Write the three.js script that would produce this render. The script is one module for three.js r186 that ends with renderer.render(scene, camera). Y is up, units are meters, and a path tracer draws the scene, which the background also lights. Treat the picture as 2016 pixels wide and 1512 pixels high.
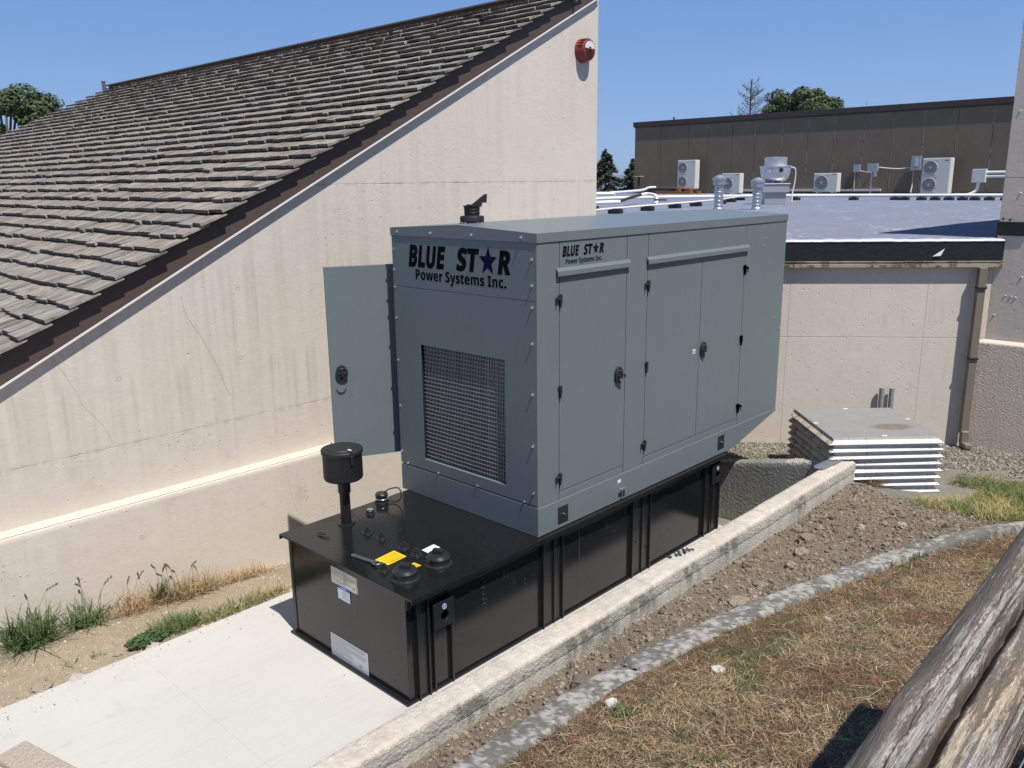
import * as THREE from 'three';
import { RoundedBoxGeometry } from 'three/addons/geometries/RoundedBoxGeometry.js';
import { mergeGeometries, toCreasedNormals } from 'three/addons/utils/BufferGeometryUtils.js';
import { FontLoader } from 'three/addons/loaders/FontLoader.js';

/* ------------------------------------------------------------------ camera, sky, sun, exposure */
const scene = new THREE.Scene();
const camera = new THREE.PerspectiveCamera(49.224, 4 / 3, 0.05, 60000);
camera.position.set(3.18422, 2.76579, 3.55496);
camera.up.set(-0.152525, 0.972113, -0.178138);
camera.lookAt(-0.169597, 1.594792, 0.036335);
const renderer = new THREE.WebGLRenderer({ antialias: true });
renderer.toneMapping = THREE.LinearToneMapping;
renderer.toneMappingExposure = 1.12;
renderer.shadowMap.enabled = true;

const SUN = new THREE.Vector3(0.50, 1, 0.10).normalize();
const sun = new THREE.DirectionalLight(new THREE.Color(1, 0.955, 0.88), 4.95);
sun.position.copy(SUN).multiplyScalar(60);
sun.castShadow = true; sun.shadow.radius = 1;
sun.shadow.mapSize.set(4096, 4096);
Object.assign(sun.shadow.camera, { left: -30, right: 15, top: 25, bottom: -25, near: 1, far: 140 });
scene.add(sun, sun.target);
scene.fog = new THREE.FogExp2(new THREE.Color(.62, .75, .95), 0.00013); // sea air that veils the far shore

{ // clear summer sky: pale at the horizon, deeper blue towards the zenith
  const W = 1024, H = 512, d = new Float32Array(W * H * 4);
  const stops = [[-90, .16, .15, .13], [-2, .30, .40, .52], [0, .375, .50, .685], [1.2, .35, .505, .745], [4, .275, .45, .76], [9, .20, .37, .71], [15, .155, .30, .60], [30, .10, .205, .45], [60, .06, .135, .33], [90, .045, .11, .28]];
  for (let j = 0; j < H; j++) {
    const el = ((j + .5) / H - .5) * 180;
    let k = 0; while (k < stops.length - 2 && stops[k + 1][0] < el) k++;
    const a = stops[k], b = stops[k + 1], t = Math.min(1, Math.max(0, (el - a[0]) / (b[0] - a[0])));
    for (let i = 0; i < W; i++) { const o = (j * W + i) * 4; for (let c = 0; c < 3; c++) d[o + c] = (a[c + 1] + (b[c + 1] - a[c + 1]) * t) / 1.12; d[o + 3] = 1; }
  }
  const sky = new THREE.DataTexture(d, W, H, THREE.RGBAFormat, THREE.FloatType);
  sky.mapping = THREE.EquirectangularReflectionMapping; sky.magFilter = THREE.LinearFilter; sky.minFilter = THREE.LinearFilter; sky.needsUpdate = true;
  scene.background = sky; scene.environment = sky;
}

/* ------------------------------------------------------------------ helpers */
let seed = 12345;
const rnd = () => { seed = (seed + 0x6D2B79F5) | 0; let t = Math.imul(seed ^ (seed >>> 15), 1 | seed); t = (t + Math.imul(t ^ (t >>> 7), 61 | t)) ^ t; return ((t ^ (t >>> 14)) >>> 0) / 4294967296; };
const rr = (a, b) => a + (b - a) * rnd();
const lerp = (a, b, t) => a + (b - a) * t, clamp = (x, a = 0, b = 1) => Math.min(b, Math.max(a, x));
const sm = (a, b, x) => { const t = clamp((x - a) / (b - a)); return t * t * (3 - 2 * t); };
const V = (x, y, z) => new THREE.Vector3(x, y, z);

// tileable value noise fields
const NS = 512;
function field(cell, oct, sd) {
  seed = sd; const out = new Float32Array(NS * NS); let amp = 1, tot = 0;
  for (let o = 0; o < oct; o++) {
    const n = Math.max(2, Math.round(NS / cell * 2 ** o)); if (n > NS) break;
    const g = new Float32Array(n * n); for (let i = 0; i < n * n; i++) g[i] = rnd();
    for (let y = 0; y < NS; y++) { const fy = y / NS * n, iy = Math.floor(fy), ty = fy - iy, sy = ty * ty * (3 - 2 * ty), y0 = iy % n * n, y1 = (iy + 1) % n * n;
      for (let x = 0; x < NS; x++) { const fx = x / NS * n, ix = Math.floor(fx), tx = fx - ix, sx = tx * tx * (3 - 2 * tx), x0 = ix % n, x1 = (ix + 1) % n;
        out[y * NS + x] += amp * lerp(lerp(g[y0 + x0], g[y0 + x1], sx), lerp(g[y1 + x0], g[y1 + x1], sx), sy); } }
    tot += amp; amp *= .55;
  }
  for (let i = 0; i < out.length; i++) out[i] /= tot;
  return out;
}
const F1 = field(128, 6, 11), F2 = field(64, 6, 22), F3 = field(32, 5, 33), F4 = field(8, 3, 44), F5 = field(4, 2, 55);
function smp(f, u, v) { // u,v in periods
  let x = (u - Math.floor(u)) * NS, y = (v - Math.floor(v)) * NS; const ix = Math.floor(x), iy = Math.floor(y), tx = x - ix, ty = y - iy, x0 = ix % NS, x1 = (ix + 1) % NS, y0 = (iy % NS) * NS, y1 = ((iy + 1) % NS) * NS;
  return lerp(lerp(f[y0 + x0], f[y0 + x1], tx), lerp(f[y1 + x0], f[y1 + x1], tx), ty);
}
const enc = (v) => { v = clamp(v); return 255 * (v <= .0031308 ? 12.92 * v : 1.055 * v ** (1 / 2.4) - .055); };
function colorTex(w, h, fn) {
  const d = new Uint8Array(w * h * 4);
  for (let y = 0; y < h; y++) for (let x = 0; x < w; x++) { const c = fn(x / w, y / h, x, y), o = (y * w + x) * 4; d[o] = enc(c[0]); d[o + 1] = enc(c[1]); d[o + 2] = enc(c[2]); d[o + 3] = 255; }
  return fin(new THREE.DataTexture(d, w, h, THREE.RGBAFormat), true);
}
function grayTex(w, h, fn) {
  const d = new Uint8Array(w * h * 4);
  for (let y = 0; y < h; y++) for (let x = 0; x < w; x++) { const o = (y * w + x) * 4; d[o] = d[o + 1] = d[o + 2] = 255 * clamp(fn(x / w, y / h, x, y)); d[o + 3] = 255; }
  return fin(new THREE.DataTexture(d, w, h, THREE.RGBAFormat), false);
}
function fin(t, srgb) { t.wrapS = t.wrapT = THREE.RepeatWrapping; t.magFilter = THREE.LinearFilter; t.minFilter = THREE.LinearMipmapLinearFilter; t.generateMipmaps = true; if (srgb) t.colorSpace = THREE.SRGBColorSpace; t.needsUpdate = true; return t; }
const per = (t, m) => { const c = t.clone(); c.repeat.set(1 / m, 1 / (Array.isArray(m) ? m[1] : m)); if (Array.isArray(m)) c.repeat.set(1 / m[0], 1 / m[1]); c.needsUpdate = true; return c; };
function mat(color, rough = .8, o = {}) { const m = new THREE.MeshStandardMaterial({ roughness: rough, ...o }); if (Array.isArray(color)) m.color.setRGB(...color); return m; }

// geometry
function clean(g) { g = g.index ? g.toNonIndexed() : g; for (const k of Object.keys(g.attributes)) if (!['position', 'normal', 'uv', 'color'].includes(k)) g.deleteAttribute(k); g.morphAttributes = {}; return g; }
function uvm(g) { // box-projected uv in metres
  g = clean(g); const p = g.attributes.position, n = g.attributes.normal, uv = new Float32Array(p.count * 2);
  for (let i = 0; i < p.count; i += 3) {
    let nx = 0, ny = 0, nz = 0; for (let k = 0; k < 3; k++) { nx += Math.abs(n.getX(i + k)); ny += Math.abs(n.getY(i + k)); nz += Math.abs(n.getZ(i + k)); }
    for (let k = 0; k < 3; k++) { const x = p.getX(i + k), y = p.getY(i + k), z = p.getZ(i + k), o = (i + k) * 2;
      if (ny >= nx && ny >= nz) { uv[o] = x; uv[o + 1] = z; } else if (nx >= nz) { uv[o] = z; uv[o + 1] = y; } else { uv[o] = x; uv[o + 1] = y; } }
  }
  g.setAttribute('uv', new THREE.BufferAttribute(uv, 2)); return g;
}
const bx = (w, h, d, x = 0, y = 0, z = 0) => new THREE.BoxGeometry(w, h, d).translate(x, y, z);
const rb = (w, h, d, x, y, z, r = .004, s = 1) => new RoundedBoxGeometry(w, h, d, s, Math.min(r, w / 2.01, h / 2.01, d / 2.01)).translate(x, y, z);
const span = (x0, x1, y0, y1, z0, z1, r = .003) => r ? rb(Math.abs(x1 - x0), Math.abs(y1 - y0), Math.abs(z1 - z0), (x0 + x1) / 2, (y0 + y1) / 2, (z0 + z1) / 2, r) : bx(Math.abs(x1 - x0), Math.abs(y1 - y0), Math.abs(z1 - z0), (x0 + x1) / 2, (y0 + y1) / 2, (z0 + z1) / 2);
const cyl = (r0, r1, h, x, y, z, n = 20) => new THREE.CylinderGeometry(r1, r0, h, n).translate(x, y + h / 2, z);
function rod(a, b, r, n = 8, r2 = r) { const d = b.clone().sub(a), g = new THREE.CylinderGeometry(r2, r, d.length(), n); g.applyQuaternion(new THREE.Quaternion().setFromUnitVectors(V(0, 1, 0), d.clone().normalize())); return g.translate(...a.clone().add(b).multiplyScalar(.5).toArray()); }
const tube = (pts, r, seg = 24, n = 7) => new THREE.TubeGeometry(new THREE.CatmullRomCurve3(pts.map((q) => V(...q))), seg, r, n);
const lathe = (pts, x, y, z, n = 28) => toCreasedNormals(new THREE.LatheGeometry(pts.map((q) => new THREE.Vector2(q[0], q[1])), n), .55).translate(x, y, z);
const names = {};
function numbered(n) { const k = names[n] = (names[n] ?? -1) + 1; return k ? `${n}_${String(k).padStart(3, '0')}` : n; }
const merged = (gs) => { gs = (Array.isArray(gs) ? gs : [gs]).map((g) => uvm(g)); const col = gs.some((g) => g.attributes.color); if (!col) gs.forEach((g) => g.deleteAttribute('color')); return gs.length > 1 ? mergeGeometries(gs) : gs[0]; };
function part(name, gs, m, parent, label) {
  const o = new THREE.Mesh(gs.isBufferGeometry && gs.userData.raw ? gs : merged(gs), m);
  o.name = parent === scene ? numbered(name) : name; o.castShadow = o.receiveShadow = true; if (label) o.userData.label = label; parent.add(o); return o;
}
const raw = (g) => { g.userData.raw = true; return g; };
function tag(o, label, category, group) { o.userData.label = label; o.userData.category = category; if (group) o.userData.group = group; return o; }
function thing(name, label, category, pos = [0, 0, 0], ry = 0, group) { const o = new THREE.Group(); o.name = numbered(name); o.position.set(...pos); o.rotation.y = ry; scene.add(o); return tag(o, label, category, group); }
function struct(name, gs, m, label) { const o = part(name, gs, m, scene); o.userData.kind = 'structure'; if (label) o.userData.label = label; return o; }
function stuff(o) { o.userData.kind = 'stuff'; return o; }
function grid(nu, nv, fn, close = false) { // fn(i,j)->[x,y,z]; raw indexed surface with smooth normals
  const p = [], idx = [], uv = [];
  for (let j = 0; j <= nv; j++) for (let i = 0; i <= nu; i++) { p.push(...fn(i, j)); uv.push(i / nu, j / nv); }
  for (let j = 0; j < nv; j++) for (let i = 0; i < nu; i++) { const a = j * (nu + 1) + i, b = a + 1, c = a + nu + 1, d = c + 1; idx.push(a, b, d, a, d, c); }
  const g = new THREE.BufferGeometry(); g.setAttribute('position', new THREE.Float32BufferAttribute(p, 3)); g.setAttribute('uv', new THREE.Float32BufferAttribute(uv, 2)); g.setIndex(idx); g.computeVertexNormals(); return raw(g);
}
const gm3 = (...a) => raw(uvm(grid(...a)));
function rock(r, sx = 1, sy = .7, sz = 1, det = 1) { // angular lump
  const g = new THREE.IcosahedronGeometry(r, det), p = g.attributes.position, k = rnd() * 9, h = new Map();
  for (let i = 0; i < p.count; i++) { const x = p.getX(i), y = p.getY(i), z = p.getZ(i), key = [x, y, z].map((q) => q.toFixed(4)).join(); if (!h.has(key)) h.set(key, rr(.72, 1.15)); const s = h.get(key); p.setXYZ(i, x * s * sx, y * s * sy, z * s * sz); }
  g.computeVertexNormals(); return g;
}

/* ------------------------------------------------------------------ shared textures */
// fine cast-concrete relief and colour, one tile = 2 m
const pits = (sd, n, R) => { seed = sd; const a = new Float32Array(NS * NS); for (let i = 0; i < n; i++) { const x = rnd() * NS, y = rnd() * NS, r = R * (.4 + rnd() * rnd() * 1.6); for (let j = -4; j <= 4; j++) for (let k = -4; k <= 4; k++) { const d = Math.hypot(j, k); if (d <= r) { const o = ((Math.floor(y) + j + NS) % NS) * NS + (Math.floor(x) + k + NS) % NS; a[o] = Math.max(a[o], 1 - d / (r + .5)); } } } return a; };
const PIT = pits(7, 420, 1.5);
const grainBump = grayTex(512, 512, (u, v) => smp(F4, u * 2, v * 2) * .55 + smp(F5, u * 3, v * 3) * .45);
const concBump = grayTex(1024, 1024, (u, v) => .5 + .28 * (smp(F3, u, v) - .5) + .16 * (smp(F4, u * 2, v * 2) - .5) - .5 * smp(PIT, u, v));
const roughBump = grayTex(512, 512, (u, v) => { const a = smp(F3, u * 1.5, v * 1.5), b = smp(F4, u * 1.5, v * 1.5); return clamp(.5 + 1.1 * (a - .5) + .55 * (b - .5)); });
const metalRough = grayTex(512, 512, (u, v) => .36 + .16 * smp(F2, u, v) + .06 * smp(F5, u * 2, v * 2));

/* ------------------------------------------------------------------ terrain */
// thin-plate height surface through surveyed points (x, z, y)
const SP = [[.83, 2.4, .47], [.83, 1.6, .46], [.83, .8, .45], [.83, 0, .44], [.83, -1, .43], [.83, -2, .43], [.83, -2.85, .43],
  [1.15, 2.2, .572], [1.175, 1.5, .578], [1.185, 1.05, .578], [1.25, .5, .578], [1.345, 0, .578], [1.47, -.5, .578], [1.64, -1.13, .578], [1.87, -1.8, .578], [2.2, -2.4, .572], [1.31, 1.5, .632], [1.32, .8, .628], [1.42, .2, .628], [1.58, -.45, .62], [1.78, -1.1, .62],
  [1.5, 1.6, .70], [2, 1.6, .90], [3, 1.6, 1.13], [1.7, .2, .70], [2.2, 0, .83], [3.2, 0, 1.02], [2.4, -1.3, .70], [3, -2, .74], [4, 2, 1.25], [3.2, 3.5, 1.25], [1.6, 2.8, .76], [5, 0, 1.3],
  [1.4, -3.5, .32], [.9, -3.0, .38], [0, -3.4, .3], [1.1, -4.7, .31], [2, -4.5, .34], [2.5, -3.3, .48], [3.5, -4, .55], [0, -2.8, .3], [6, 4, 1.4], [7, -3, 1.0], [1.3, -2.5, .44], [1.7, -2.8, .43]];
const tps = (() => {
  const n = SP.length, N = n + 3, A = [...Array(N)].map(() => new Float64Array(N + 1)), U = (r2) => r2 > 1e-9 ? r2 * Math.log(r2) : 0;
  for (let i = 0; i < n; i++) { for (let j = 0; j < n; j++) A[i][j] = U((SP[i][0] - SP[j][0]) ** 2 + (SP[i][1] - SP[j][1]) ** 2); A[i][i] += .004; [1, SP[i][0], SP[i][1]].forEach((q, k) => { A[i][n + k] = q; A[n + k][i] = q; }); A[i][N] = SP[i][2]; }
  for (let c = 0; c < N; c++) { let m = c; for (let r = c + 1; r < N; r++) if (Math.abs(A[r][c]) > Math.abs(A[m][c])) m = r; [A[c], A[m]] = [A[m], A[c]]; for (let r = 0; r < N; r++) if (r !== c) { const f = A[r][c] / A[c][c]; if (f) for (let k = c; k <= N; k++) A[r][k] -= f * A[c][k]; } }
  const w = A.map((r, i) => r[N] / r[i]);
  return (x, z) => { let s = w[n] + w[n + 1] * x + w[n + 2] * z; for (let i = 0; i < n; i++) s += w[i] * U((x - SP[i][0]) ** 2 + (z - SP[i][1]) ** 2); return s; };
})();
const KERB = [[2.2, 1.15], [1.5, 1.175], [1.05, 1.187], [.8, 1.212], [.5, 1.25], [.25, 1.293], [0, 1.345], [-.25, 1.403], [-.5, 1.468], [-.72, 1.53], [-1.13, 1.64], [-1.47, 1.745], [-1.8, 1.87], [-2.1, 2.02], [-2.4, 2.2], [-3, 2.62]]; // z, x of the kerb centre line
function kerbX(z) { if (z >= KERB[0][0]) return KERB[0][1]; for (let i = 0; i < KERB.length - 1; i++) { const a = KERB[i], b = KERB[i + 1]; if (z <= a[0] && z >= b[0]) return lerp(a[1], b[1], (a[0] - z) / (a[0] - b[0])); } return 2.62 + (-3 - z) * .75; }
const inLeft = (x, z) => x < .76 && z > -2.72;
function baseH(x, z) {
  let h;
  if (inLeft(x, z)) {
    if (x > -1.655) h = -.14;
    else { const t = clamp((-1.655 - x) / 1.0); h = -.022 + t * lerp(-.29, -.12, clamp((z - .1) / 2.1)); }
  } else if (x < .76) h = .3;
  else { const d = Math.hypot(x - 2, z); h = lerp(tps(x, z), .35, sm(5.5, 9, d)); }
  const D = Math.hypot(x + 8, z + 12);
  return h - 47 * sm(95, 210, D) - .5 * sm(20, 60, D);
}
const soilMask = (x, z) => x > .76 && x < kerbX(z) && z < 3 ? sm(-3.05, -2.45, z + .25 * (smp(F3, x * .6, z * .6) - .5) - .35 * (x - 1)) : 0;
const lawnMask = (x, z) => x >= kerbX(z) ? sm(-3.6, -3, z + .3 * smp(F3, x * .4, z * .4)) : 0;
function H(x, z) {
  let h = baseH(x, z); if (x < -40 || x > 30 || z < -40 || z > 30) return h;
  const s = soilMask(x, z), near = x > .76 ? 1 : (x < -1.655 && z > -2.7 ? .45 : .25);
  h += near * .018 * (smp(F3, x * .45, z * .45) - .5) + .02 * s * (smp(F3, x * .9, z * .9) - .45) + s * .022 * (smp(F4, x * .55, z * .55) - .5);
  if (x > -1.655 && inLeft(x, z)) h = -.14;
  return h;
}
{
  const steps = (segs) => { const a = [segs[0][0]]; for (const [from, to, st] of segs) { const n = Math.ceil((to - from) / st); for (let i = 1; i <= n; i++) a.push(from + (to - from) * i / n); } return a; };
  const xs = steps([[-320, -60, 26], [-60, -16, 7], [-16, -2.8, 1.6], [-2.8, -1.66, .03], [-1.66, -1.65, .01], [-1.65, .7, .4], [.7, .76, .06], [.76, .765, .005], [.765, 2.6, .0235], [2.6, 3.4, .08], [3.4, 9, .5], [9, 60, 8], [60, 320, 26]]);
  const zs = steps([[-320, -60, 26], [-60, -12, 6], [-12, -5, .7], [-5, -2.725, .05], [-2.725, -2.715, .01], [-2.715, 2.7, .0235], [2.7, 4, .12], [4, 12, .8], [12, 60, 8], [60, 320, 26]]);
  const nx = xs.length, nz = zs.length, p = new Float32Array(nx * nz * 3), c = new Float32Array(nx * nz * 3), uv = new Float32Array(nx * nz * 2), idx = [];
  for (let j = 0; j < nz; j++) for (let i = 0; i < nx; i++) {
    const x = xs[i], z = zs[j], o = j * nx + i; p.set([x, H(x, z), z], o * 3); uv.set([x, z], o * 2);
    const s = soilMask(x, z), l = lawnMask(x, z), n = smp(F2, x * .31, z * .31), m = smp(F4, x * .4, z * .4), f = smp(F3, x * .7 + .3, z * .7);
    let col;
    if (x < .76) col = z > -2.72 ? (x > -1.6 ? [.25, .245, .22] : [.43, .35, .25]) : [.30, .27, .22];
    else { const soil = [.235, .188, .138], lawn = [.10, .068, .04], gravel = [.27, .25, .215], green = [.13, .13, .045];
      const gr = sm(-3.7, -4.3, z - .3 * (x - 1.5) + .6 * (f - .5)); const other = gravel.map((q, k) => lerp(green[k], q, Math.max(gr, 1 - sm(1.5, 1.75, x)))); const lw = lawn.map((q, k) => lerp(q, [.14, .10, .06][k], sm(.45, .6, f)));
      col = other.map((q, k) => lerp(lerp(q, lw[k], l), soil[k], s)); if (Math.abs(x) > 9 || z < -7) col = green; }
    const b = .68 + .36 * n + .32 * m; c.set(col.map((q) => q * b), o * 3);
  }
  for (let j = 0; j < nz - 1; j++) for (let i = 0; i < nx - 1; i++) { const a = j * nx + i; idx.push(a, a + nx, a + nx + 1, a, a + nx + 1, a + 1); }
  const g = new THREE.BufferGeometry(); g.setAttribute('position', new THREE.BufferAttribute(p, 3)); g.setAttribute('color', new THREE.BufferAttribute(c, 3)); g.setAttribute('uv', new THREE.BufferAttribute(uv, 2)); g.setIndex(idx); g.computeVertexNormals();
  const dirtBump = grayTex(512, 512, (u, v) => .55 * smp(F4, u * 2, v * 2) + .3 * smp(F3, u * 2, v * 2) + .15 * smp(F5, u * 4, v * 4));
  const dirtTone = colorTex(512, 512, (u, v) => { const t = .72 + .38 * smp(F4, u * 2, v * 2) + .3 * (smp(F5, u * 4, v * 4) - .5); return [t, t, t * .98]; });
  const o = struct('ground', raw(g), mat(null, .97, { vertexColors: true, map: per(dirtTone, .5), bumpMap: per(dirtBump, .5), bumpScale: .018 }), 'bare soil, dry lawn and dirt around the generator yard'); 
}
// sea and the far shore
struct('water', raw(grid(1, 1, (i, j) => [lerp(-40000, 40000, i), -40, lerp(40000, -40000, j)])), mat([.03, .09, .16], .35), 'blue water far below between the trees');
{
  const pts = []; // wooded ridge across the water
  const g = grid(160, 10, (i, j) => { const a = lerp(-5200, 1500, i / 160), t = j / 10, e = 95 * sm(0, .12, i / 160) * (.72 + .28 * smp(F2, i / 55, .3) + .22 * smp(F3, i / 20, .7)); return [-5100 + a * .55 + 900 * t * .5, -41 + e * Math.sin(Math.min(t, 1) * Math.PI * .5) + (t > 0 ? 7 * smp(F4, i / 6, j / 9) : 0), -5600 - a * .4 - 1300 * t + 0]; });
  struct('hills', g, mat([.05, .08, .05], .95), 'hazy wooded ridge across the water');
}

/* ------------------------------------------------------------------ concrete materials */
function wallPaint(u, v, k = 1) { // painted concrete colour, u v in metres
  const a = smp(F1, u / 3.1, v / 3.1), b = smp(F3, u / 1.3, v / 1.3), c = smp(F5, u / .7, v / .7);
  const t = .93 + .09 * (a - .3) + .05 * (b - .5) + .04 * (c - .5);
  return [.66 * t, .592 * t * (.985 + .03 * b), .518 * t * (.96 + .07 * a)];
}
const streak = (u, v, top, len) => { const s = sm(.60, .80, smp(F3, u / 1.1, .37)) * .7 + sm(.58, .85, smp(F4, u / 1.9, v / 40 + .1)) * .5; const d = sm(0, .12, top - v) * (1 - sm(.15 * len, len, (top - v) * (1.2 - smp(F2, u / 1.7, .2)))); return s * d * (.5 + .5 * smp(F3, u / .4, v / 3)); };
const wallTex = colorTex(1024, 1024, (u, v, X, Y) => { const x = u * 4, y = v * 4; let c = wallPaint(x * .9921875, y * .9921875); const p = smp(PIT, u * 2, v * 2), s = .18 * sm(.6, .9, smp(F4, u * 2.0, v * .25)); return c.map((q, k) => q * (1 - .25 * p) * (1 - s * [.5, .55, .6][k])); });
const M = {};
M.wall = mat(null, .88, { map: per(wallTex, 4), bumpMap: per(concBump, 2), bumpScale: .005 });
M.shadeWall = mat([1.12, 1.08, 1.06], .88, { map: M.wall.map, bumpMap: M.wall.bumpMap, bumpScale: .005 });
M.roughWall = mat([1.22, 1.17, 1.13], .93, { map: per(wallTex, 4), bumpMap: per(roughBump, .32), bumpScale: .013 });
M.black = mat([.012, .012, .014], .45);
M.rubber = mat([.016, .016, .018], .6);
M.galv = mat([.55, .57, .59], 1, { metalness: .9, roughnessMap: per(metalRough, .6) });
M.white = mat([.78, .77, .74], .5);
M.brown = mat([.052, .036, .028], .6); M.fascia = mat([.085, .058, .046], .65, { bumpMap: per(grainBump, .5), bumpScale: .001 });
M.screw = mat([.75, .76, .78], .25, { metalness: .9 });

/* ------------------------------------------------------------------ shingle-roofed building on the left */
{
  const XW = -2.759, XL = -2.65, Z0 = -4.089, Z1 = 3.4, slope = .51, zTop = -3.580, yRake = (z) => 1.756 - slope * (z - 2.044); // all along the gable end
  const t = thing('shingled_building', 'cream concrete building with a steep wood shingle roof, left of the generator', 'building');
  // unique paint map of the gable end: u = z, v = y, with streaks, pits and two cracks
  const TW = 2048, TH = 1400, zA = -4.2, zB = 3.4, yA = -.35, yB = 4.85;
  const ht = new Float32Array(TW * TH), dk = new Float32Array(TW * TH);
  seed = 909;
  const px = (z, y) => [(z - zA) / (zB - zA) * TW, (y - yA) / (yB - yA) * TH];
  const dot = (z, y, r, h, d) => { const [cx, cy] = px(z, y), R = r * TW / (zB - zA); for (let j = Math.floor(cy - R - 1); j <= cy + R + 1; j++) for (let i = Math.floor(cx - R - 1); i <= cx + R + 1; i++) if (i >= 0 && j >= 0 && i < TW && j < TH) { const q = clamp(1.2 - Math.hypot(i - cx, j - cy) / (R + .3)); if (q > 0) { const o = j * TW + i; ht[o] = Math.min(ht[o], -h * q); dk[o] = Math.max(dk[o], d * q); } } };
  for (let i = 0; i < 4200; i++) { const z = rr(-4.05, 2.6), y = rr(-.2, 4.7), r = .002 + .0065 * rnd() * rnd(); if (smp(F2, z / 3.3, y / 3.3) < .38 + .3 * rnd()) continue; dot(z, y, r, .9, rr(.15, .6)); }
  for (const zc of [-3.35, -2.4, -1.5, -.56, .37, 1.3, 2.24]) for (const yc of [.3, 1.45, 2.0, 2.55, 3.1, 3.65, 4.2]) { const z = zc + rr(-.03, .03), y = yc + rr(-.02, .02); for (let a = 0; a < 20; a++) dot(z + .014 * Math.cos(a * .314), y + .014 * Math.sin(a * .314), .003, .5, .35); }
  const crack = (pts, d) => { for (let i = 0; i < pts.length - 1; i++) { const [z0, y0] = pts[i], [z1, y1] = pts[i + 1], n = Math.ceil(Math.hypot(z1 - z0, y1 - y0) / .004); for (let k = 0; k < n; k++) { const s = k / n; dot(lerp(z0, z1, s) + .012 * (smp(F4, i * .3 + s * .3, .2) - .5), lerp(y0, y1, s), .0016, .8, d * (.5 + .8 * smp(F3, s * .6, i * .2))); } } };
  crack([[0.801, 1.979], [0.779, 1.828], [0.684, 1.681], [0.619, 1.516], [0.569, 1.411], [0.531, 1.283], [0.488, 1.17]], .75);
  crack([[1.724, 1.691], [1.624, 1.48], [1.565, 1.308], [1.45, 1.137], [1.398, 0.995]], .5);
  crack([[0.112, 0.44], [0.091, 0.254], [0.039, 0.099], [0.06, -0.057]], .4);
  crack([[-2.684, 4.209], [-2.694, 3.671], [-2.642, 3.236]], .2);
  const gm = colorTex(TW, TH, (u, v, X, Y) => {
    const z = lerp(zA, zB, u), y = lerp(yA, yB, v); let c = wallPaint(z, y);
    let s = .15 * streak(z, y, 2.86, 1.1) + .17 * streak(z + 3.3, y, 2.25, 1.3) + .24 * streak(z + 7.1, y, 1.52, .8) + .13 * streak(z + 1.7, y, Math.min(yRake(z) - .25, 4.4), 1.0);
    s += .10 * streak(z + 5, y, .54, .6);
    const jl = Math.min(Math.abs(y - .980), Math.abs(y - 2.765)); s += .2 * (1 - sm(0, .03, jl)) * sm(.4, .7, smp(F3, z / .8, y));
    s += .10 * sm(.55, .75, smp(F2, z / 2.2, y / 2.2)) * (1 - sm(1.0, 1.6, y)) ;
    const d = dk[Y * TW + X] * .55; s = clamp(s, 0, .6);
    return [c[0] * (1 - s * .72) * (1 - d), c[1] * (1 - s * .78) * (1 - d), c[2] * (1 - s * .86) * (1 - d)];
  });
  const gb = grayTex(TW, TH, (u, v, X, Y) => { const z = lerp(zA, zB, u), y = lerp(yA, yB, v); return .62 + .16 * (smp(F3, z / 1.1, y / 1.1) - .5) + .12 * (smp(F4, z / .9, y / .9) - .5) + .04 * (smp(F4, z / 3, y / .5) - .5) + .5 * ht[Y * TW + X]; });
  const gm2 = gm.clone(), gb2 = gb.clone(); for (const q of [gm2, gb2]) { q.repeat.set(1 / (zB - zA), 1 / (yB - yA)); q.offset.set(-zA / (zB - zA), -yA / (yB - yA)); q.needsUpdate = true; }
  const gable = mat(null, .88, { map: gm2, bumpMap: gb2, bumpScale: .008 });
  // lifts of the cast wall, jittered along the pour joints
  const jit = (y, k, n = 70) => [...Array(n + 1)].map((_, i) => { const z = lerp(Z0, Z1, i / n); return [z, y + .007 * (smp(F5, z / 2.1, k) - .5) + .004 * (smp(F4, z / 3, k) - .5)]; });
  const lift = (pts, th = .3) => { const s = new THREE.Shape(pts.map(([z, y]) => new THREE.Vector2(-z, y))); const g = new THREE.ExtrudeGeometry(s, { depth: th, bevelEnabled: true, bevelSize: .003, bevelThickness: .003, bevelSegments: 1 }); return g.rotateY(Math.PI / 2).translate(XW - th - .003, 0, 0); };
  const under = (z) => yRake(z) - .13;
  part('wall', lift([...jit(.52, .1), ...jit(.977, .3).reverse()]), gable, t);
  const j2 = jit(.983, .55), zk = 2.044 - (2.762 + .13 - 1.756) / slope;
  part('wall', lift([...j2.filter((q) => q[0] < 3.2), [3.2, under(3.2)], [zk, 2.762], ...jit(2.762, .7).filter((q) => q[0] < zk - .03).reverse()]), gable, t);
  part('wall', lift([[Z0, 2.769], ...jit(2.769, .8).filter((q) => q[0] > Z0 && q[0] < zk - .06), [zk - .02, 2.775], [zTop + .005, under(zTop + .005)], [zTop - .035, 4.85], [Z0, 4.85]]), gable, t);
  part('wall_core', [span(XW - .28, XW - .005, .6, 1.2, Z0 + .02, Z1, 0), span(XW - .28, XW - .005, 2.6, 2.9, Z0 + .02, zk - .4, 0)], gable, t);
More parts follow.
